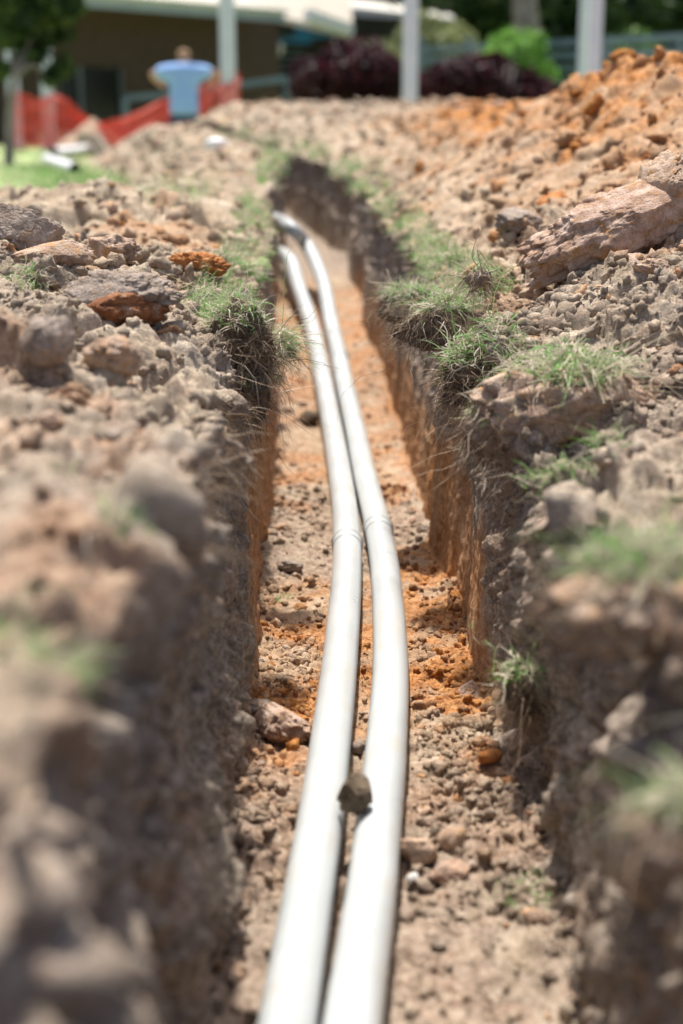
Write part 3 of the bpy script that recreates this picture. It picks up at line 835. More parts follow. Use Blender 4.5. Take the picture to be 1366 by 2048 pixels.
# lawn blades in the distance, left
m = is_out & (xw < -1.2) & (yy > 6) & (yy < 26) & (kind[:, 2] > .6) & (xw > -9)
ix = rng.choice(np.where(m)[0], 9000)
bb = Vd[ix].copy(); bb[:, 0] += rng.normal(size=len(ix)) * .15; bb[:, 1] += rng.normal(size=len(ix)) * .15
o = blades('lawn_grass', bb, rand_dirs(len(ix), 0), .07 * rng.uniform(.6, 1.4, len(ix)), np.full(len(ix), .012), M_GRASS, rng.random(len(ix)) * .7, 3, .2, .1)
o['kind'] = 'stuff'; o['label'] = 'mown lawn left of the heaps'; o['category'] = 'grass'

# roots hanging from the topsoil
m = is_wall & (depth < .16) & (yy > 1.2) & (yy < 5)
ix = scatter_idx(m, 4200, np.exp(-depth / .05) * np.clip(3.0 - np.abs(yy - 2.5), .2, 3))
dd = nrm[ix] * rng.uniform(.5, 1.3, (len(ix), 1)) + rng.normal(size=(len(ix), 3)) * .6; dd[:, 2] -= .35
o = blades('fine_roots', Vd[ix], dd, rng.uniform(.012, .055, len(ix)), rng.uniform(.0006, .0016, len(ix)), M_ROOT, rng.random(len(ix)), 5, .5, .45)
o['kind'] = 'stuff'; o['label'] = 'fine roots sticking out of the cut topsoil'; o['category'] = 'roots'

# overhanging sods of turf
def sod(px, py, d, size, shape, seed, label, ngrass=900, nroot=500, rot=(0, 0, 0), gl=.032, mat=None):
    c = P(px, py, d)
    root = empty('turf_sod', c, label, 'sod')
    me = clod_mesh('sod_soil', seed, shape, 5, 1.6); me.materials.append(mat or M_DARK)
    s = bpy.data.objects.new('sod_soil', me); COL.objects.link(s); s.parent = root; s.scale = (size,) * 3; s.rotation_euler = rot
    V = np.array([v.co[:] for v in me.vertices]) * size
    Rm = np.array(Matrix.Rotation(0, 3, 'X')) if rot == (0, 0, 0) else np.array(s.rotation_euler.to_matrix())
    V = V @ Rm.T
    nn = V / np.linalg.norm(V, axis=1, keepdims=True)
    up = np.where(nn[:, 2] > .62)[0]; ix = rng.choice(up, ngrass)
    dr = nn[ix] * .7 + rng.normal(size=(ngrass, 3)) * .7; dr[:, 2] = np.abs(dr[:, 2]) * .45 + .1
    blades('sod_grass', V[ix], dr, gl * (.3 + 1.3 * rng.random(ngrass) ** 1.8 + (rng.random(ngrass) < .03) * 1.6), rng.uniform(.0012, .0034, ngrass), M_GRASS, np.clip(.25 + .9 * rng.random(ngrass) ** 1.3, 0, 1), 5, .55, .4, parent=root)
    lo = np.where((nn[:, 2] < .4))[0]; ix = rng.choice(lo, nroot)
    dr = nn[ix] * .8 + rng.normal(size=(nroot, 3)) * .6; dr[:, 2] -= .3
    blades('sod_roots', V[ix], dr, rng.uniform(.01, .04, nroot) + (rng.random(nroot) < .12) * .05, rng.uniform(.0006, .0016, nroot), M_ROOT, rng.random(nroot), 5, .5, .5, parent=root)
    return root
sod(480, 690, 2.36, .058, (1.0, .85, 1.25), 61, 'dark root matted sod hanging over the left trench edge', 420, 1500)
sod(505, 790, 2.36, .036, (.8, .9, 1.2), 62, 'dark earth lump below the left root matted sod', 60, 260)
sod(550, 700, 2.75, .036, (1.2, .9, .45), 63, 'green grassy sod hanging toward the pipes from the left edge', 1100, 260, gl=.045)
sod(822, 622, 3.1, .070, (1.1, 1.5, .62), 64, 'grassy sod with dark soil beneath, on the right edge beyond the focus', 1500, 450, gl=.028)
sod(893, 650, 2.72, .082, (1.2, 1.2, .52), 65, 'bright green sod at the right trench edge with pale roots', 2200, 900, gl=.026)
sod(945, 760, 2.42, .062, (.9, .8, 1.1), 66, 'dark sod with orange roots hanging on the right trench edge', 700, 1100)
sod(1130, 815, 2.12, .115, (1.35, .8, .60), 67, 'large turned sod with brown underside overhanging the right side', 1600, 900, (.1, -.22, .1), .034, M_SAND)
sod(985, 860, 2.12, .045, (1, .8, .9), 68, 'small ochre clump under the left end of the large turned sod', 200, 500, mat=M_SAND)
sod(1275, 1200, 1.22, .075, (1.1, .9, .6), 71, 'blurred pale green sod on the near right edge', 1300, 500, gl=.032, mat=M_SAND)
sod(1385, 1660, .95, .040, (1.1, .9, .7), 72, 'blurred bright green sod lowest on the near right edge', 700, 200, gl=.022, mat=M_SAND)
sod(1050, 1380, 1.95, .036, (.8, .9, 1.25), 69, 'dark lump with grass on top low on the right trench wall', 260, 300)
sod(958, 556, 2.60, .020, (1.3, .9, .8), 70, 'small root ball with dead grass stems on the right edge', 30, 220, mat=M_GREY)

# dead grass sprigs
def sprig(base, stems, label, name='grass_sprig', mat=M_ROOT):
    root = empty(name, base, label, 'plant')
    for k, pts in enumerate(stems):
        mb = MB(); pts = catmull([Vector(p_) for p_ in pts], 5)
        mb.tube(pts, [.0011 * (1 - .6 * i / len(pts)) for i in range(len(pts))], 6)
        o = mb.build('stem', mat, root, True, base)
        a = o.data.color_attributes.new('rnd', 'FLOAT_COLOR', 'POINT')
        v = [.95, .8, .9][k % 3]; a.data.foreach_set('color', [v, v, v, 1] * len(o.data.vertices))
        ptsn = np.array([q_[:] for q_ in pts]) - np.array(base[:]); nl = 9
        ix = rng.integers(2, len(ptsn), nl); dd = rng.normal(size=(nl, 3)) * .6; dd[:, 2] = abs(dd[:, 2]) + .3
        blades('leaf', ptsn[ix], dd, rng.uniform(.008, .022, nl), np.full(nl, .0014), M_GRASS, rng.uniform(.3, .9, nl), 3, .3, .2, parent=root)
    return root
d = 2.58
sprig(P(965, 545, d), [[P(965, 545, d), P(945, 515, d), P(952, 480, d), P(962, 456, d)], [P(965, 545, d), P(955, 500, d), P(968, 515, d), P(995, 548, d), P(960, 552, d - .03)], [P(960, 548, d), P(975, 520, d), P(980, 500, d)]], 'dried grass sprig standing on the right trench edge')
d = 2.55
sprig(P(40, 468, d), [[P(32, 470, d), P(30, 445, d), P(20, 425, d)], [P(45, 468, d), P(48, 445, d), P(32, 418, d)], [P(22, 470, d), P(24, 450, d), P(14, 430, d)]], 'thin bent roots sticking up from the grey clod at far left')
d = 2.2
sprig(P(945, 1290, d), [[P(945, 1290, d), P(942, 1260, d), P(940, 1235, d), P(948, 1215, d)]], 'lone curled root standing on the floor near the right wall')

# ------------------------------------------------------------------ background plants
def leaves(name, centers, radii, n, size, mat, parent, fill=.55):
    """leaf clumps: many small quads inside overlapping lumpy ellipsoids"""
    centers = np.array(centers, float); radii = np.array(radii, float)
    vol = np.prod(radii, 1) ** .67; pick = rng.choice(len(centers), n, p=vol / vol.sum())
    d = rng.normal(size=(n, 3)); d /= np.linalg.norm(d, axis=1, keepdims=True)
    rr = rng.random(n) ** (1 / 3 * .6)
    pos = centers[pick] + d * rr[:, None] * radii[pick]
    g = fbm(pos * (1.8 / max(.3, radii.mean())), 3, 300)
    keep = (g > -.25) | (rng.random(n) < .35); pos = pos[keep]; d = d[keep]; n = len(pos); g = g[keep]
    a = rng.normal(size=(n, 3)); a /= np.linalg.norm(a, axis=1, keepdims=True)
    b = np.cross(a, d + rng.normal(size=(n, 3)) * .6); b /= np.linalg.norm(b, axis=1, keepdims=True) + 1e-9
    s = size * rng.uniform(.6, 1.4, n)[:, None]
    V = np.stack([pos - a * s, pos + b * s * .45, pos + a * s, pos - b * s * .45], 1).reshape(-1, 3)
    F = np.arange(4 * n).reshape(-1, 4)
    me = np_mesh(name, V, F, False)
    at = me.color_attributes.new('rnd', 'FLOAT_COLOR', 'POINT')
    r = np.clip(.5 + .9 * g + rng.normal(size=n) * .2, 0, 1)
    at.data.foreach_set('color', np.repeat(np.stack([r, r, r, np.ones(n)], 1), 4, 0).astype(np.float32).ravel())
    return link(name, me, mat, parent)
BARK = simple('bark', (0.20, 0.17, 0.145), (0.33, 0.29, 0.25), 6, .9, .2, 0, .5, 12)
def gnd(x, y_): return float(np.interp(y_, [0, 6, 12, 20, 26], [0, -.06, -.12, -.12, -.12]))
def shrub(px0, px1, ptop, pbot, d, mat, label, n=5000, leaf=.07, name='shrub', group=None, depth_=None, lumps=14, cat='shrub'):
    a = P(px0, pbot, d); b = P(px1, ptop, d)
    w = b.x - a.x; h = b.z - a.z; dp_ = depth_ or max(.8, .5 * w)
    base = Vector(((a.x + b.x) / 2, a.y, gnd(0, a.y)))
    root = empty(name, base, label, cat, group)
    cs = []; rs = []
    z0 = a.z - base.z; 
    for i in range(lumps):
        r = min(h, w) * random.uniform(.22, .34)
        ux = random.uniform(-1, 1); ht = (1 - .35 * ux * ux)
        cs.append((ux * (w / 2 - r * .7), random.uniform(-.5, .5) * dp_, random.uniform(min(.1, h * .1), max(.12, h * ht - r)) + min(z0, 0) * 0)); rs.append((r * 1.15, r * 1.1, r))
    cs = [(x, y_, z + max(0, z0)) if z0 > 0 else (x, y_, z * (h + z0 * -1 * 0) / h + z0) for x, y_, z in cs]
    leaves('foliage', cs, rs, n, leaf, mat, root)
    mb = MB()
    for i in range(4):
        x = random.uniform(-.25, .25) * w
        mb.tube([(x * .3, 0, -.05), (x * .7, random.uniform(-.1, .1), h * .3 + max(0, z0) * .5), (x, random.uniform(-.2, .2), max(0, z0) + h * .7)], [.05, .035, .015], 7)
    mb.build('stem', BARK, root, True)
    return root
def tree(px, d, trunk_w, crown, mat, label, n=9000, leaf=.12, group=None, lean=0.0, trunk_mat=None):
    """crown: list of (px, py, radius_m, dy)"""
    b = P(px, 240, d); base = Vector((b.x, b.y, gnd(0, b.y)))
    root = empty('tree', base, label, 'tree', group)
    cs = []; rs = []
    for (cxp, cyp, r, dy) in crown:
        c = P(cxp, cyp, d + dy) - base
        for k in range(5):
            off = Vector((random.uniform(-.6, .6), random.uniform(-.6, .6), random.uniform(-.5, .5))) * r
            cs.append(tuple(c + off)); rr = r * random.uniform(.4, .6); rs.append((rr, rr, rr * .8))
    leaves('crown', cs, rs, n, leaf, mat, root)
    zc = sum(c[2] for c in cs) / len(cs)
    mb = MB(); top = Vector((lean + sum(c[0] for c in cs) / len(cs), 0, zc))
    trunk_top = Vector((lean * .5 + top.x * .35, 0, zc * .6))
    mb.tube(catmull([Vector((0, 0, -.1)), Vector((lean * .2 + top.x * .1, .02, zc * .3)), trunk_top], 5), [trunk_w * (1.15 - .035 * i) for i in range(11)], 12)
    for k in range(6):
        c = Vector(cs[random.randrange(len(cs))])
        mb.tube(catmull([trunk_top, trunk_top.lerp(c, .5) + Vector((0, 0, .15)), c], 4), [trunk_w * .45 * (1 - .1 * i) for i in range(9)], 8)
    mb.build('trunk', trunk_mat or BARK, root, True)
    return root

# ------------------------------------------------------------------ poles
STEEL = simple('painted_steel', (0.58, 0.64, 0.73), (0.68, 0.73, 0.80), 3, .45, .5)
def pole(px, d, wpx, label, top=4.2, group='pale grey posts carrying the walkway roof', base_px=None):
    c = P(px, 240, d); z0 = gnd(0, c.y)
    w = wpx / F_PX * d
    root = empty('steel_post', (c.x, c.y, z0), label, 'post', group)
    mb = MB(); r = w / 2
    n = 4; c_ = .18 * r
    pr = [(-r, -r + c_), (-r + c_, -r), (r - c_, -r), (r, -r + c_), (r, r - c_), (r - c_, r), (-r + c_, r), (-r, r - c_)]
    vs = [(x, y_, -.2) for x, y_ in pr] + [(x, y_, top) for x, y_ in pr]
    mb.add(vs, [[i, (i + 1) % 8, 8 + (i + 1) % 8, 8 + i] for i in range(8)] + [list(range(8, 16))])
    mb.build('shaft', STEEL, root)
    mb = MB(); mb.box((0, 0, .012), (w * 1.9, w * 1.9, .016)); mb.build('base_plate', STEEL, root)
    mb = MB()
    for i in (-1, 1):
        for j in (-1, 1): mb.tube([(i * w * .75, j * w * .75, .018), (i * w * .75, j * w * .75, .045)], .012, 6)
    mb.build('anchor_bolts', STEEL, root)
    return root
pole(30, 24, 22, 'pale grey post at the far left, wrapped in red mesh')
pole(98, 23.4, 22, 'pale grey post second from the left, wrapped in red mesh', top=2.2)
pole(458, 19.2, 29, 'pale grey post just right of the worker')
pole(819, 17.5, 29, 'pale grey post in the middle, in front of the dark red hedge')
pole(1181, 17.0, 27, 'pale grey post on the right, the wider of the close pair')
pole(1160, 22.0, 17, 'narrow grey post on the right, left one of the close pair')

# ------------------------------------------------------------------ red barrier mesh
MESHM = simple('red_mesh_plastic', (0.90, 0.075, 0.04), (0.92, 0.10, 0.06), 5, .5, .4)
def barrier(spans, label):
    """spans: list of (px, ytop, ybot, depth)"""
    root_pt = P(spans[0][0], spans[0][2], spans[0][3])
    n = 0; V = []; F = []
    pts = []
    for i in range(len(spans) - 1):
        a, b = spans[i], spans[i + 1]
        L = abs(b[0] - a[0]) / F_PX * a[3]
        k = max(2, int(L / .055))
        for j in range(k):
            t_ = j / k; pts.append([a[m] * (1 - t_) + b[m] * t_ for m in range(4)])
    pts.append(list(spans[-1]))
    rowsn = 15
    grid = []
    for i, (px, yt, yb, d_) in enumerate(pts):
        T = P(px, yt, d_); B_ = P(px, yb, d_)
        wv = .05 * math.sin(i * .35) + .03 * math.sin(i * .83)
        grid.append([T.lerp(B_, j / rowsn) + Vector((0, wv * math.sin(math.pi * j / rowsn) + .03 * math.sin(j + i * .2), .01 * math.sin(i * .5 + j))) for j in range(rowsn + 1)])
    mb = MB()
    for i in range(len(grid) - 1):
        for j in range(rowsn + 1):
            a, b = grid[i][j], grid[i + 1][j]; w = Vector((0, 0, .0105)) if 0 < j < rowsn else Vector((0, 0, .015)); e = Vector((0, .002, 0))
            mb.add([a - w, b - w, b + w, a + w, a - w + e, b - w + e, b + w + e, a + w + e], [[0, 1, 2, 3], [7, 6, 5, 4], [3, 2, 6, 7], [0, 4, 5, 1]])
    for i in range(len(grid)):
        for j in range(rowsn):
            a, b = grid[i][j], grid[i][j + 1]; w = Vector((.0075, 0, 0)); o_ = Vector((0, -.0025, 0))
            mb.add([a - w + o_, a + w + o_, b + w + o_, b - w + o_, a - w, a + w, b + w, b - w], [[0, 1, 2, 3], [7, 6, 5, 4], [0, 3, 7, 4], [1, 5, 6, 2]])
    o = mb.build('barrier_mesh', MESHM, None, False, root_pt); o.location = root_pt
    return tag(o, label, 'barrier mesh', 'red plastic barrier mesh')
barrier([(16, 188, 292, 23.7), (45, 190, 294, 23.6), (75, 200, 292, 23.2), (112, 190, 294, 23.0), (140, 205, 288, 23.0), (165, 228, 285, 23.0), (205, 248, 285, 22.8)], 'red barrier mesh strung on the two left posts')
barrier([(190, 252, 290, 21.8), (240, 238, 288, 21.4), (290, 218, 288, 20.8), (330, 200, 286, 20.2), (385, 185, 284, 19.9), (420, 165, 280, 19.4), (440, 148, 262, 19.0), (478, 146, 250, 18.95)], 'red barrier mesh rising behind the worker to the grey post')

# soil cone by the fence
c = P(186, 280, 22.0)
V, F = ICO[5]
W_ = V.copy(); rad = np.hypot(W_[:, 0], W_[:, 1])
zc = np.clip(1 - rad, 0, 1) ** .85
W_ = np.stack([W_[:, 0] * .62, W_[:, 1] * .62, np.where(V[:, 2] > -.02, zc * .46, -.1)], 1)
W_ += (fbm(V * 4, 4, 400)[:, None] * .06) * V
me = np_mesh('soil_pile', W_, F, True); me.materials.append(M_SAND)
o = bpy.data.objects.new('soil_pile', me); COL.objects.link(o); o.location = (c.x, c.y, gnd(0, c.y) + .02)
tag(o, 'small grey brown soil cone in front of the red mesh', 'soil pile')

# ------------------------------------------------------------------ white offcuts on the lawn
WPL = simple('white_plastic', (0.82, 0.82, 0.82), (0.74, 0.75, 0.76), 4, .4, .5)
def offcut(a, b, r, label, d=11.5):
    A_ = P(*a, d); B_ = P(*b, d)
    A_.z = gnd(0, A_.y) + r + .02; B_.z = gnd(0, B_.y) + r + .02
    return A_, B_
def floor_pt(px, py, z):
    d0 = Vector(((px - 683) / F_PX, CT - (py - 1024) / F_PX * ST, -ST - (py - 1024) / F_PX * CT)); k = (z - CAM_Z) / d0.z
    return Vector((0, 0, CAM_Z)) + d0 * k
for (a, b, r, lb) in (((92, 318), (150, 338), .055, 'shorter white pipe offcut lying on the lawn, nearer the viewer'), ((108, 306), (196, 297), .07, 'longer white pipe offcut lying on the lawn, pointing at the soil cone')):
    za = -.06
    A_ = floor_pt(*a, za); B_ = floor_pt(*b, za)
    mb = MB(); mb.tube([A_, A_.lerp(B_, .5), B_], r, 20, False); mb.tube([A_, A_.lerp(B_, .5), B_], r * .88, 20, False)
    # rings closing the wall ends
    o = mb.build('pipe_offcut', WPL, None, True, A_); o.location = A_
    tag(o, lb, 'pipe offcut')
q = og(432, 300, dmin=6)
me = clod_mesh('white_lump', 77, (1.3, 1, .8), 3); me.materials.append(WPL)
o = bpy.data.objects.new('stone', me); COL.objects.link(o); o.scale = (.06,) * 3; o.location = (q.x, q.y, q.z + .03)
tag(o, 'single white stone on the far left heap near the worker', 'stone')

# ------------------------------------------------------------------ person
def skin_obj(name, verts, edges, radii, mat, parent, sub=2):
    me = bpy.data.meshes.new(name); me.from_pydata(verts, edges, []); me.update()
    o = bpy.data.objects.new(name, me); COL.objects.link(o)
    md = o.modifiers.new('skin', 'SKIN'); md.use_smooth_shade = True
    for i, r in enumerate(radii):
        sv = me.skin_vertices[0].data[i]; sv.radius = r if isinstance(r, tuple) else (r, r); sv.use_root = (i == 0)
    s = o.modifiers.new('sub', 'SUBSURF'); s.levels = sub; s.render_levels = sub
    me.materials.append(mat); o.parent = parent
    return o
pd_ = 19.0
pc = P(369, 240, pd_)
pz0 = gnd(0, pc.y) - .29
SKIN = simple('skin', (0.50, 0.28, 0.19), (0.56, 0.33, 0.23), 6, .5, .4)
SHIRT = simple('light_blue_cotton', (0.30, 0.50, 0.90), (0.38, 0.58, 0.93), 7, .85, .2, 0, .3, 14)
SHORTS = simple('navy_cotton', (0.02, 0.035, 0.10), (0.03, 0.05, 0.14), 7, .85, .2, 0, .3, 14)
HAIR = simple('brown_hair', (0.34, 0.20, 0.11), (0.46, 0.29, 0.17), 30, .7, .3, 0, .6, 60)
BOOT = simple('boot_leather', (0.05, 0.035, 0.025), (0.09, 0.06, 0.04), 10, .6, .4)
person = empty('person', (pc.x, pc.y, pz0), 'worker seen from behind in light blue shirt and navy shorts, elbows raised', 'person')
# faces away (+y); head bowed forward
bv = [(0, 0, .92), (0, .01, 1.08), (0, .03, 1.25), (0, .05, 1.37), (0, .08, 1.45), (0, .12, 1.48), (0, .16, 1.54), (0, .20, 1.58),
      (-.19, .05, 1.38), (-.43, .08, 1.35), (-.38, .31, 1.26), (-.35, .40, 1.22),
      (.19, .05, 1.38), (.43, .08, 1.36), (.38, .31, 1.27), (.35, .40, 1.23),
      (-.11, 0, .84), (-.15, .02, .48), (-.17, -.01, .10), (-.17, .10, .04),
      (.11, 0, .84), (.15, .02, .48), (.17, -.01, .10), (.17, .10, .04)]
be = [(0, 1), (1, 2), (2, 3), (3, 4), (4, 5), (5, 6), (6, 7), (3, 8), (8, 9), (9, 10), (10, 11), (3, 12), (12, 13), (13, 14), (14, 15), (0, 16), (16, 17), (17, 18), (18, 19), (0, 20), (20, 21), (21, 22), (22, 23)]
br = [(.15, .11), (.135, .10), (.16, .11), (.15, .10), (.055, .055), (.06, .065), (.078, .09), (.06, .07),
      .06, .046, .034, .026, .06, .046, .034, .026, .088, .056, .038, .035, .088, .056, .038, .035]
skin_obj('body', bv, be, br, SKIN, person)
sv_ = [(0, 0, .80), (0, .0, .90), (0, .01, 1.08), (0, .03, 1.25), (0, .05, 1.37), (0, .07, 1.42), (-.21, .05, 1.39), (-.40, .08, 1.355), (.21, .05, 1.39), (.40, .08, 1.365)]
skin_obj('shirt', sv_, [(0, 1), (1, 2), (2, 3), (3, 4), (4, 5), (4, 6), (6, 7), (4, 8), (8, 9)], [(.225, .17), (.215, .16), (.20, .14), (.22, .145), (.20, .125), (.075, .08), (.105, .10), (.10, .095), (.105, .10), (.10, .095)], SHIRT, person)
skin_obj('shorts', [(0, 0, .88), (0, 0, .80), (-.12, .0, .72), (-.145, .015, .50), (.12, 0, .72), (.145, .015, .50)], [(0, 1), (1, 2), (2, 3), (1, 4), (4, 5)], [(.165, .12), (.165, .12), .11, .095, .11, .095], SHORTS, person)
skin_obj('hair', [(0, .11, 1.545), (0, .14, 1.60), (0, .19, 1.62)], [(0, 1), (1, 2)], [(.092, .07), (.105, .10), (.075, .07)], HAIR, person)
for s in (-1, 1):
    skin_obj('boot', [(s * .17, -.03, .05), (s * .17, .02, .05), (s * .18, .16, .035), (s * .17, -.01, .16)], [(0, 1), (1, 2), (1, 3)], [.045, .05, .04, .05], BOOT, person)
    # hand with fingers, gripping forward
    hx, hy, hz = s * .35, .41, 1.21
    hv = [(hx, hy, hz), (hx - s * .01, hy + .06, hz)]; he = [(0, 1)]; hr = [(.022, .028), (.018, .036)]
    mbh = MB()
    for k in range(4):
        z = hz + .03 - k * .019; L = [.07, .078, .073, .058][k]
        mbh.tube([(hx - s * .01, hy + .05, z), (hx - s * .015, hy + .05 + L * .5, z - .004), (hx - s * .045, hy + .05 + L * .75, z - .008), (hx - s * .06, hy + .05 + L * .45, z - .008)], [.010, .009, .008, .007], 8)
    mbh.tube([(hx - s * .01, hy + .02, hz + .02), (hx - s * .04, hy + .045, hz + .035), (hx - s * .055, hy + .08, hz + .025)], [.012, .010, .008], 8)
    h = skin_obj('hand', hv, he, hr, SKIN, person, 1)
    f = mbh.build('fingers', SKIN, h, True)

# ------------------------------------------------------------------ building, left
BRICK = simple('brown_brick', (0.07, 0.046, 0.033), (0.10, 0.068, 0.048), 9, .85, .2, 0, .3, 20)
ROOF = simple('beige_metal_roof', (0.44, 0.40, 0.33), (0.52, 0.48, 0.40), 2, .6, .3)
FASC = simple('grey_blue_fascia', (0.30, 0.36, 0.40), (0.36, 0.42, 0.46), 3, .5, .4)
DARK = simple('dark_glass', (0.006, 0.007, 0.009), (0.012, 0.014, 0.017), 3, .15, .5)
DKW = simple('dark_wall', (0.02, 0.019, 0.02), (0.035, 0.033, 0.035), 5, .8, .2)
CREAM = simple('cream_fascia', (0.62, 0.60, 0.52), (0.70, 0.67, 0.60), 3, .5, .4)
BLUE = simple('blue_paint', (0.02, 0.17, 0.45), (0.03, 0.22, 0.55), 3, .45, .4)
BLUEGREY = simple('bluegrey_paint', (0.10, 0.15, 0.19), (0.13, 0.19, 0.24), 3, .5, .4)
FRAME = simple('window_frame', (0.13, 0.14, 0.14), (0.17, 0.18, 0.18), 3, .5, .4)
def slab(mb, pts, th):
    """prism from 4 coplanar points, thickened downward"""
    dn = Vector((0, 0, -th)); vs = [Vector(p_) for p_ in pts] + [Vector(p_) + dn for p_ in pts]
    n = len(pts)
    mb.add(vs, [list(range(n)), list(range(n, 2 * n))[::-1]] + [[i, n + i, n + (i + 1) % n, (i + 1) % n] for i in range(n)])
# facade line: left end near, right end farther
fa = P(-260, 240, 27.5); fb = P(560, 240, 36.5)
b1 = empty('school_building', (fa.x, fa.y, -.5), 'low brown brick building with beige roof behind the worker', 'building')
org = b1.location
def at_f(t_, z, off=0.0):
    dirv = (fb - fa); dirv.z = 0; nrm_ = Vector((dirv.y, -dirv.x, 0)).normalized()      # towards camera
    return Vector((fa.x, fa.y, 0)) + dirv * t_ + nrm_ * off + Vector((0, 0, z))
def tf_px(px):
    # parameter along the facade seen at photo column px
    k = (px - 683) / F_PX
    lo, hi = 0.0, 1.0
    for _ in range(50):
        m_ = (lo + hi) / 2; q_ = at_f(m_, 1.0); v = project(np.array([q_[:]]))[0][0]
        if v < px: lo = m_
        else: hi = m_
    return lo
H1 = 2.75
# wall with real window opening
wx0, wx1 = tf_px(118), tf_px(250)
zs0, zs1 = .38, 1.50
mb = MB()
def wseg(t0, t1, z0, z1): slab(mb, [at_f(t0, z1, 0), at_f(t1, z1, 0), at_f(t1, z1, -.25), at_f(t0, z1, -.25)], z1 - z0)
wseg(0, wx0, -.6, H1); wseg(wx1, 1, -.6, H1); wseg(wx0, wx1, -.6, zs0); wseg(wx0, wx1, zs1, H1)
mb.build('wall', BRICK, b1, False, org)
win = MB(); slab(win, [at_f(wx0, zs1 - .01, -.12), at_f(wx1, zs1 - .01, -.12), at_f(wx1, zs1 - .01, -.14), at_f(wx0, zs1 - .01, -.14)], zs1 - zs0 - .02)
wo = win.build('window_pane', DARK, b1, False, org)
for (t0, t1) in ((wx0, wx0 + .006), (wx1 - .006, wx1), ((wx0 * .66 + wx1 * .34) - .004, (wx0 * .66 + wx1 * .34) + .004)):
    mb = MB(); slab(mb, [at_f(t0, zs1 - .012, -.04), at_f(t1, zs1 - .012, -.04), at_f(t1, zs1 - .012, -.115), at_f(t0, zs1 - .012, -.115)], zs1 - zs0 - .024)
    mb.build('window_bar', FRAME, b1, False, org)
# roof: pitched, eave towards camera
ev = 1.1
te0, te1 = -.05, tf_px(500)
mb = MB(); slab(mb, [at_f(te0, H1 + .12, ev), at_f(te1, H1 + .12, ev), at_f(te1, H1 + 2.3, -7), at_f(te0, H1 + 2.3, -7)], .12)
mb.build('roof', ROOF, b1, False, org)
mb = MB(); slab(mb, [at_f(te0, H1 + .10, ev + .06), at_f(te1, H1 + .10, ev + .06), at_f(te1, H1 + .10, ev + .01), at_f(te0, H1 + .10, ev + .01)], .22)
mb.build('fascia', FASC, b1, False, org)
mb = MB(); mb.tube([at_f(te0, H1 + .12, ev + .14), at_f(te1, H1 + .12, ev + .14)], .06, 10); mb.build('gutter', CREAM, b1, True, org)
# rail line in front of the building
mb = MB()
for (a, b) in (((250, 196, 26), (345, 188, 26)), ((345, 188, 26), (690, 142, 27.5))):
    mb.bar(P(*a), P(*b), .06, .10)
for (px, pt, dd_) in ((250, 196, 26), (575, 158, 27)):
    a = P(px, pt, dd_); mb.bar(a, (a.x, a.y, gnd(0, a.y)), .1, .1)
o = mb.build('blue_rail', BLUEGREY, None); tag(o, 'dull blue handrail running in front of the dark wall', 'handrail')

# second building with covered walk, centre
b2 = empty('school_building', P(620, 240, 42), 'dark louvred building under a cream and beige roof, behind the dark red bush', 'building')
org = Vector(b2.location)
mb = MB(); a = P(470, 230, 42); b = P(905, 230, 46)
slab(mb, [(a.x, a.y, 3.4), (b.x, b.y, 3.4), (b.x, b.y + 6, 3.4), (a.x, a.y + 6, 3.4)], 4.0)
mb.build('wall', DKW, b2, False, org)
mb = MB()
for k in range(16):
    z = -.2 + k * .2
    mb.bar((a.x, a.y - .08, z), (a.x + (b.x - a.x) * .30, a.y + (b.y - a.y) * .30 - .08, z), .10, .05)
mb.build('louvres', BLUEGREY, b2, False, org)
# roofs
def roof_strip(pA, pB, rise, run, th, mat, nm):
    A_ = P(*pA); B_ = P(*pB); mb = MB()
    slab(mb, [A_, B_, B_ + Vector((0, run, rise)), A_ + Vector((0, run, rise))], th); return mb.build(nm, mat, b2, False, org)
roof_strip((470, 12, 36), (705, 66, 41), 1.5, 5, .16, ROOF, 'roof')
roof_strip((455, 68, 35), (560, 98, 38), .25, 2.5, .18, CREAM, 'canopy_roof')
roof_strip((540, -6, 44), (910, 36, 52), .6, 5, .28, CREAM, 'upper_roof')
mb = MB(); A_ = P(615, 30, 37.5); B_ = P(700, 60, 39); mb.bar(A_, B_, .25, .28); mb.build('gutter', WPL, b2, False, org)
mb = MB(); A_ = P(592, 45, 41); B_ = P(622, 85, 41); mb.box((A_ + B_) / 2, (B_.x - A_.x, .3, A_.z - B_.z)); mb.build('blue_panel', BLUE, b2, False, org)
mb = MB(); mb.bar(P(480, 95, 40), P(660, 68, 41), .12, .12); mb.bar(P(500, 175, 36), P(500, 90, 36), .08, .08); mb.build('blue_beam', BLUE, b2, False, org)

# slatted rail fence on the right
mb_root = empty('slat_fence', P(1230, 240, 27), 'blue grey horizontal rail fence behind the orange heap', 'fence')
org = Vector(mb_root.location)
SL = simple('fence_slat', (0.13, 0.18, 0.22), (0.19, 0.25, 0.30), 3, .5, .4)
for k in range(4):
    mb = MB(); t_ = k / 3
    mb.bar(P(838, 100 + 62 * t_, 31), P(1400, 72 + 88 * t_, 24), .04, .125); mb.build('slat', SL, mb_root, False, org)
for px in (845, 940, 1060, 1215, 1362):
    t_ = (px - 838) / 562; d_ = 1 / ((1 - t_) / 31 + t_ / 24)
    a = P(px, 84, d_ + .08); mb = MB(); mb.bar((a.x, a.y, a.z + .1), (a.x, a.y, gnd(0, a.y)), .1, .1); mb.build('fence_post', SL, mb_root, False, org)

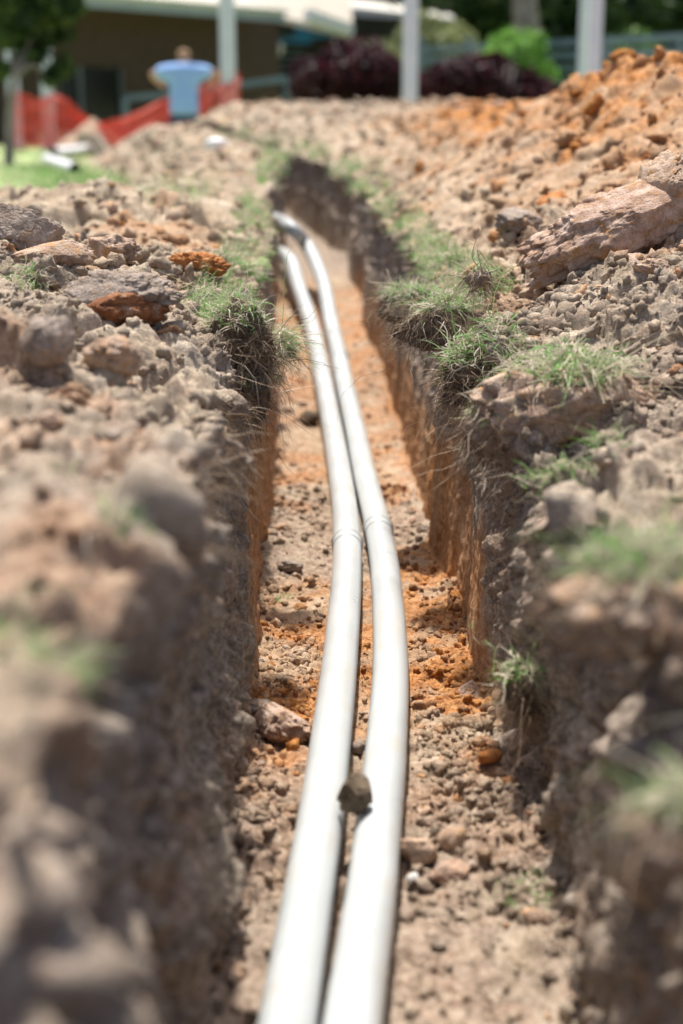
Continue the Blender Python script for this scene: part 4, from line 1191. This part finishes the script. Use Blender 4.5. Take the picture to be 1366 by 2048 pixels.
# shrubs
shrub(594, 812, 56, 215, 23, M_LEAF_RD, 'tall dark red bush left of the middle post', 16000, .06, depth_=1.6, lumps=26, cat='bush')
shrub(826, 1115, 98, 215, 22, M_LEAF_RD, 'long low dark red hedge right of the middle post', 14000, .06, name='hedge', depth_=1.4, lumps=30, cat='hedge')
shrub(700, 985, 22, 190, 34, M_LEAF_OL, 'dull olive rounded bush above the dark red hedge', 8000, .12, depth_=3, lumps=24, cat='bush')
shrub(960, 1100, 50, 200, 27, M_LEAF_BR, 'bright green bush beside the rail fence', 5000, .09, depth_=1.4, lumps=16, cat='bush')
shrub(1180, 1340, 18, 200, 36, M_LEAF_MD, 'mid green bush behind the rail fence on the right', 6000, .12, depth_=2.5, lumps=18, cat='bush')
shrub(1080, 1420, 128, 235, 29, M_LEAF_DK, 'dark low hedge under the rail fence', 6000, .1, name='hedge', depth_=1.5, lumps=26, cat='hedge')
# trees
TRUNK_PALE = simple('pale_bark', (0.24, 0.20, 0.17), (0.36, 0.31, 0.27), 4, .9, .2, 0, .4, 8)
tree(12, 16, .05, [(50, 20, .55, 0), (115, 50, .40, .2), (20, 60, .45, .1), (85, 115, .30, 0), (105, 150, .16, 0), (20, 130, .22, 0), (60, -60, .6, .2), (130, -20, .5, 0)], M_LEAF_TR, 'leafy green tree in front of the brick building at top left', 11000, .055)
tree(1055, 40, .42, [(900, -160, 3, 1), (1150, -200, 3.5, 1), (1000, -330, 4, 0)], M_LEAF_DK, 'tree with thick pale trunk behind the bright green bush', 9000, .22, trunk_mat=TRUNK_PALE)
for i, (px, d_, l_) in enumerate(((880, 58, 'dark tree behind the olive bush'), (1000, 62, 'dark tree left of the pale trunk, farther back'), (1130, 60, 'dark tree right of the pale trunk, farther back'), (1270, 58, 'dark tree behind the mid green bush'), (1400, 60, 'dark tree at the right edge of the picture'), (720, 66, 'dark tree above the cream roof'), (540, 68, 'dark tree above the beige roof, centre'), (330, 66, 'dark tree behind the brick building'), (120, 60, 'dark tree at the far left behind the brick building'))):
    tree(px, d_, .35, [(px, 150, 2.4, 0), (px - 50, 60, 2.6, 1), (px + 50, 40, 2.6, -1), (px, -60, 3.2, 0), (px - 20, -180, 3.2, 0), (px + 20, 210, 1.8, 1)], M_LEAF_DK, l_, 9000, .30, group='dark trees behind the school')
print('verts', len(Vd), 'rows', R, 'cols', Cn)
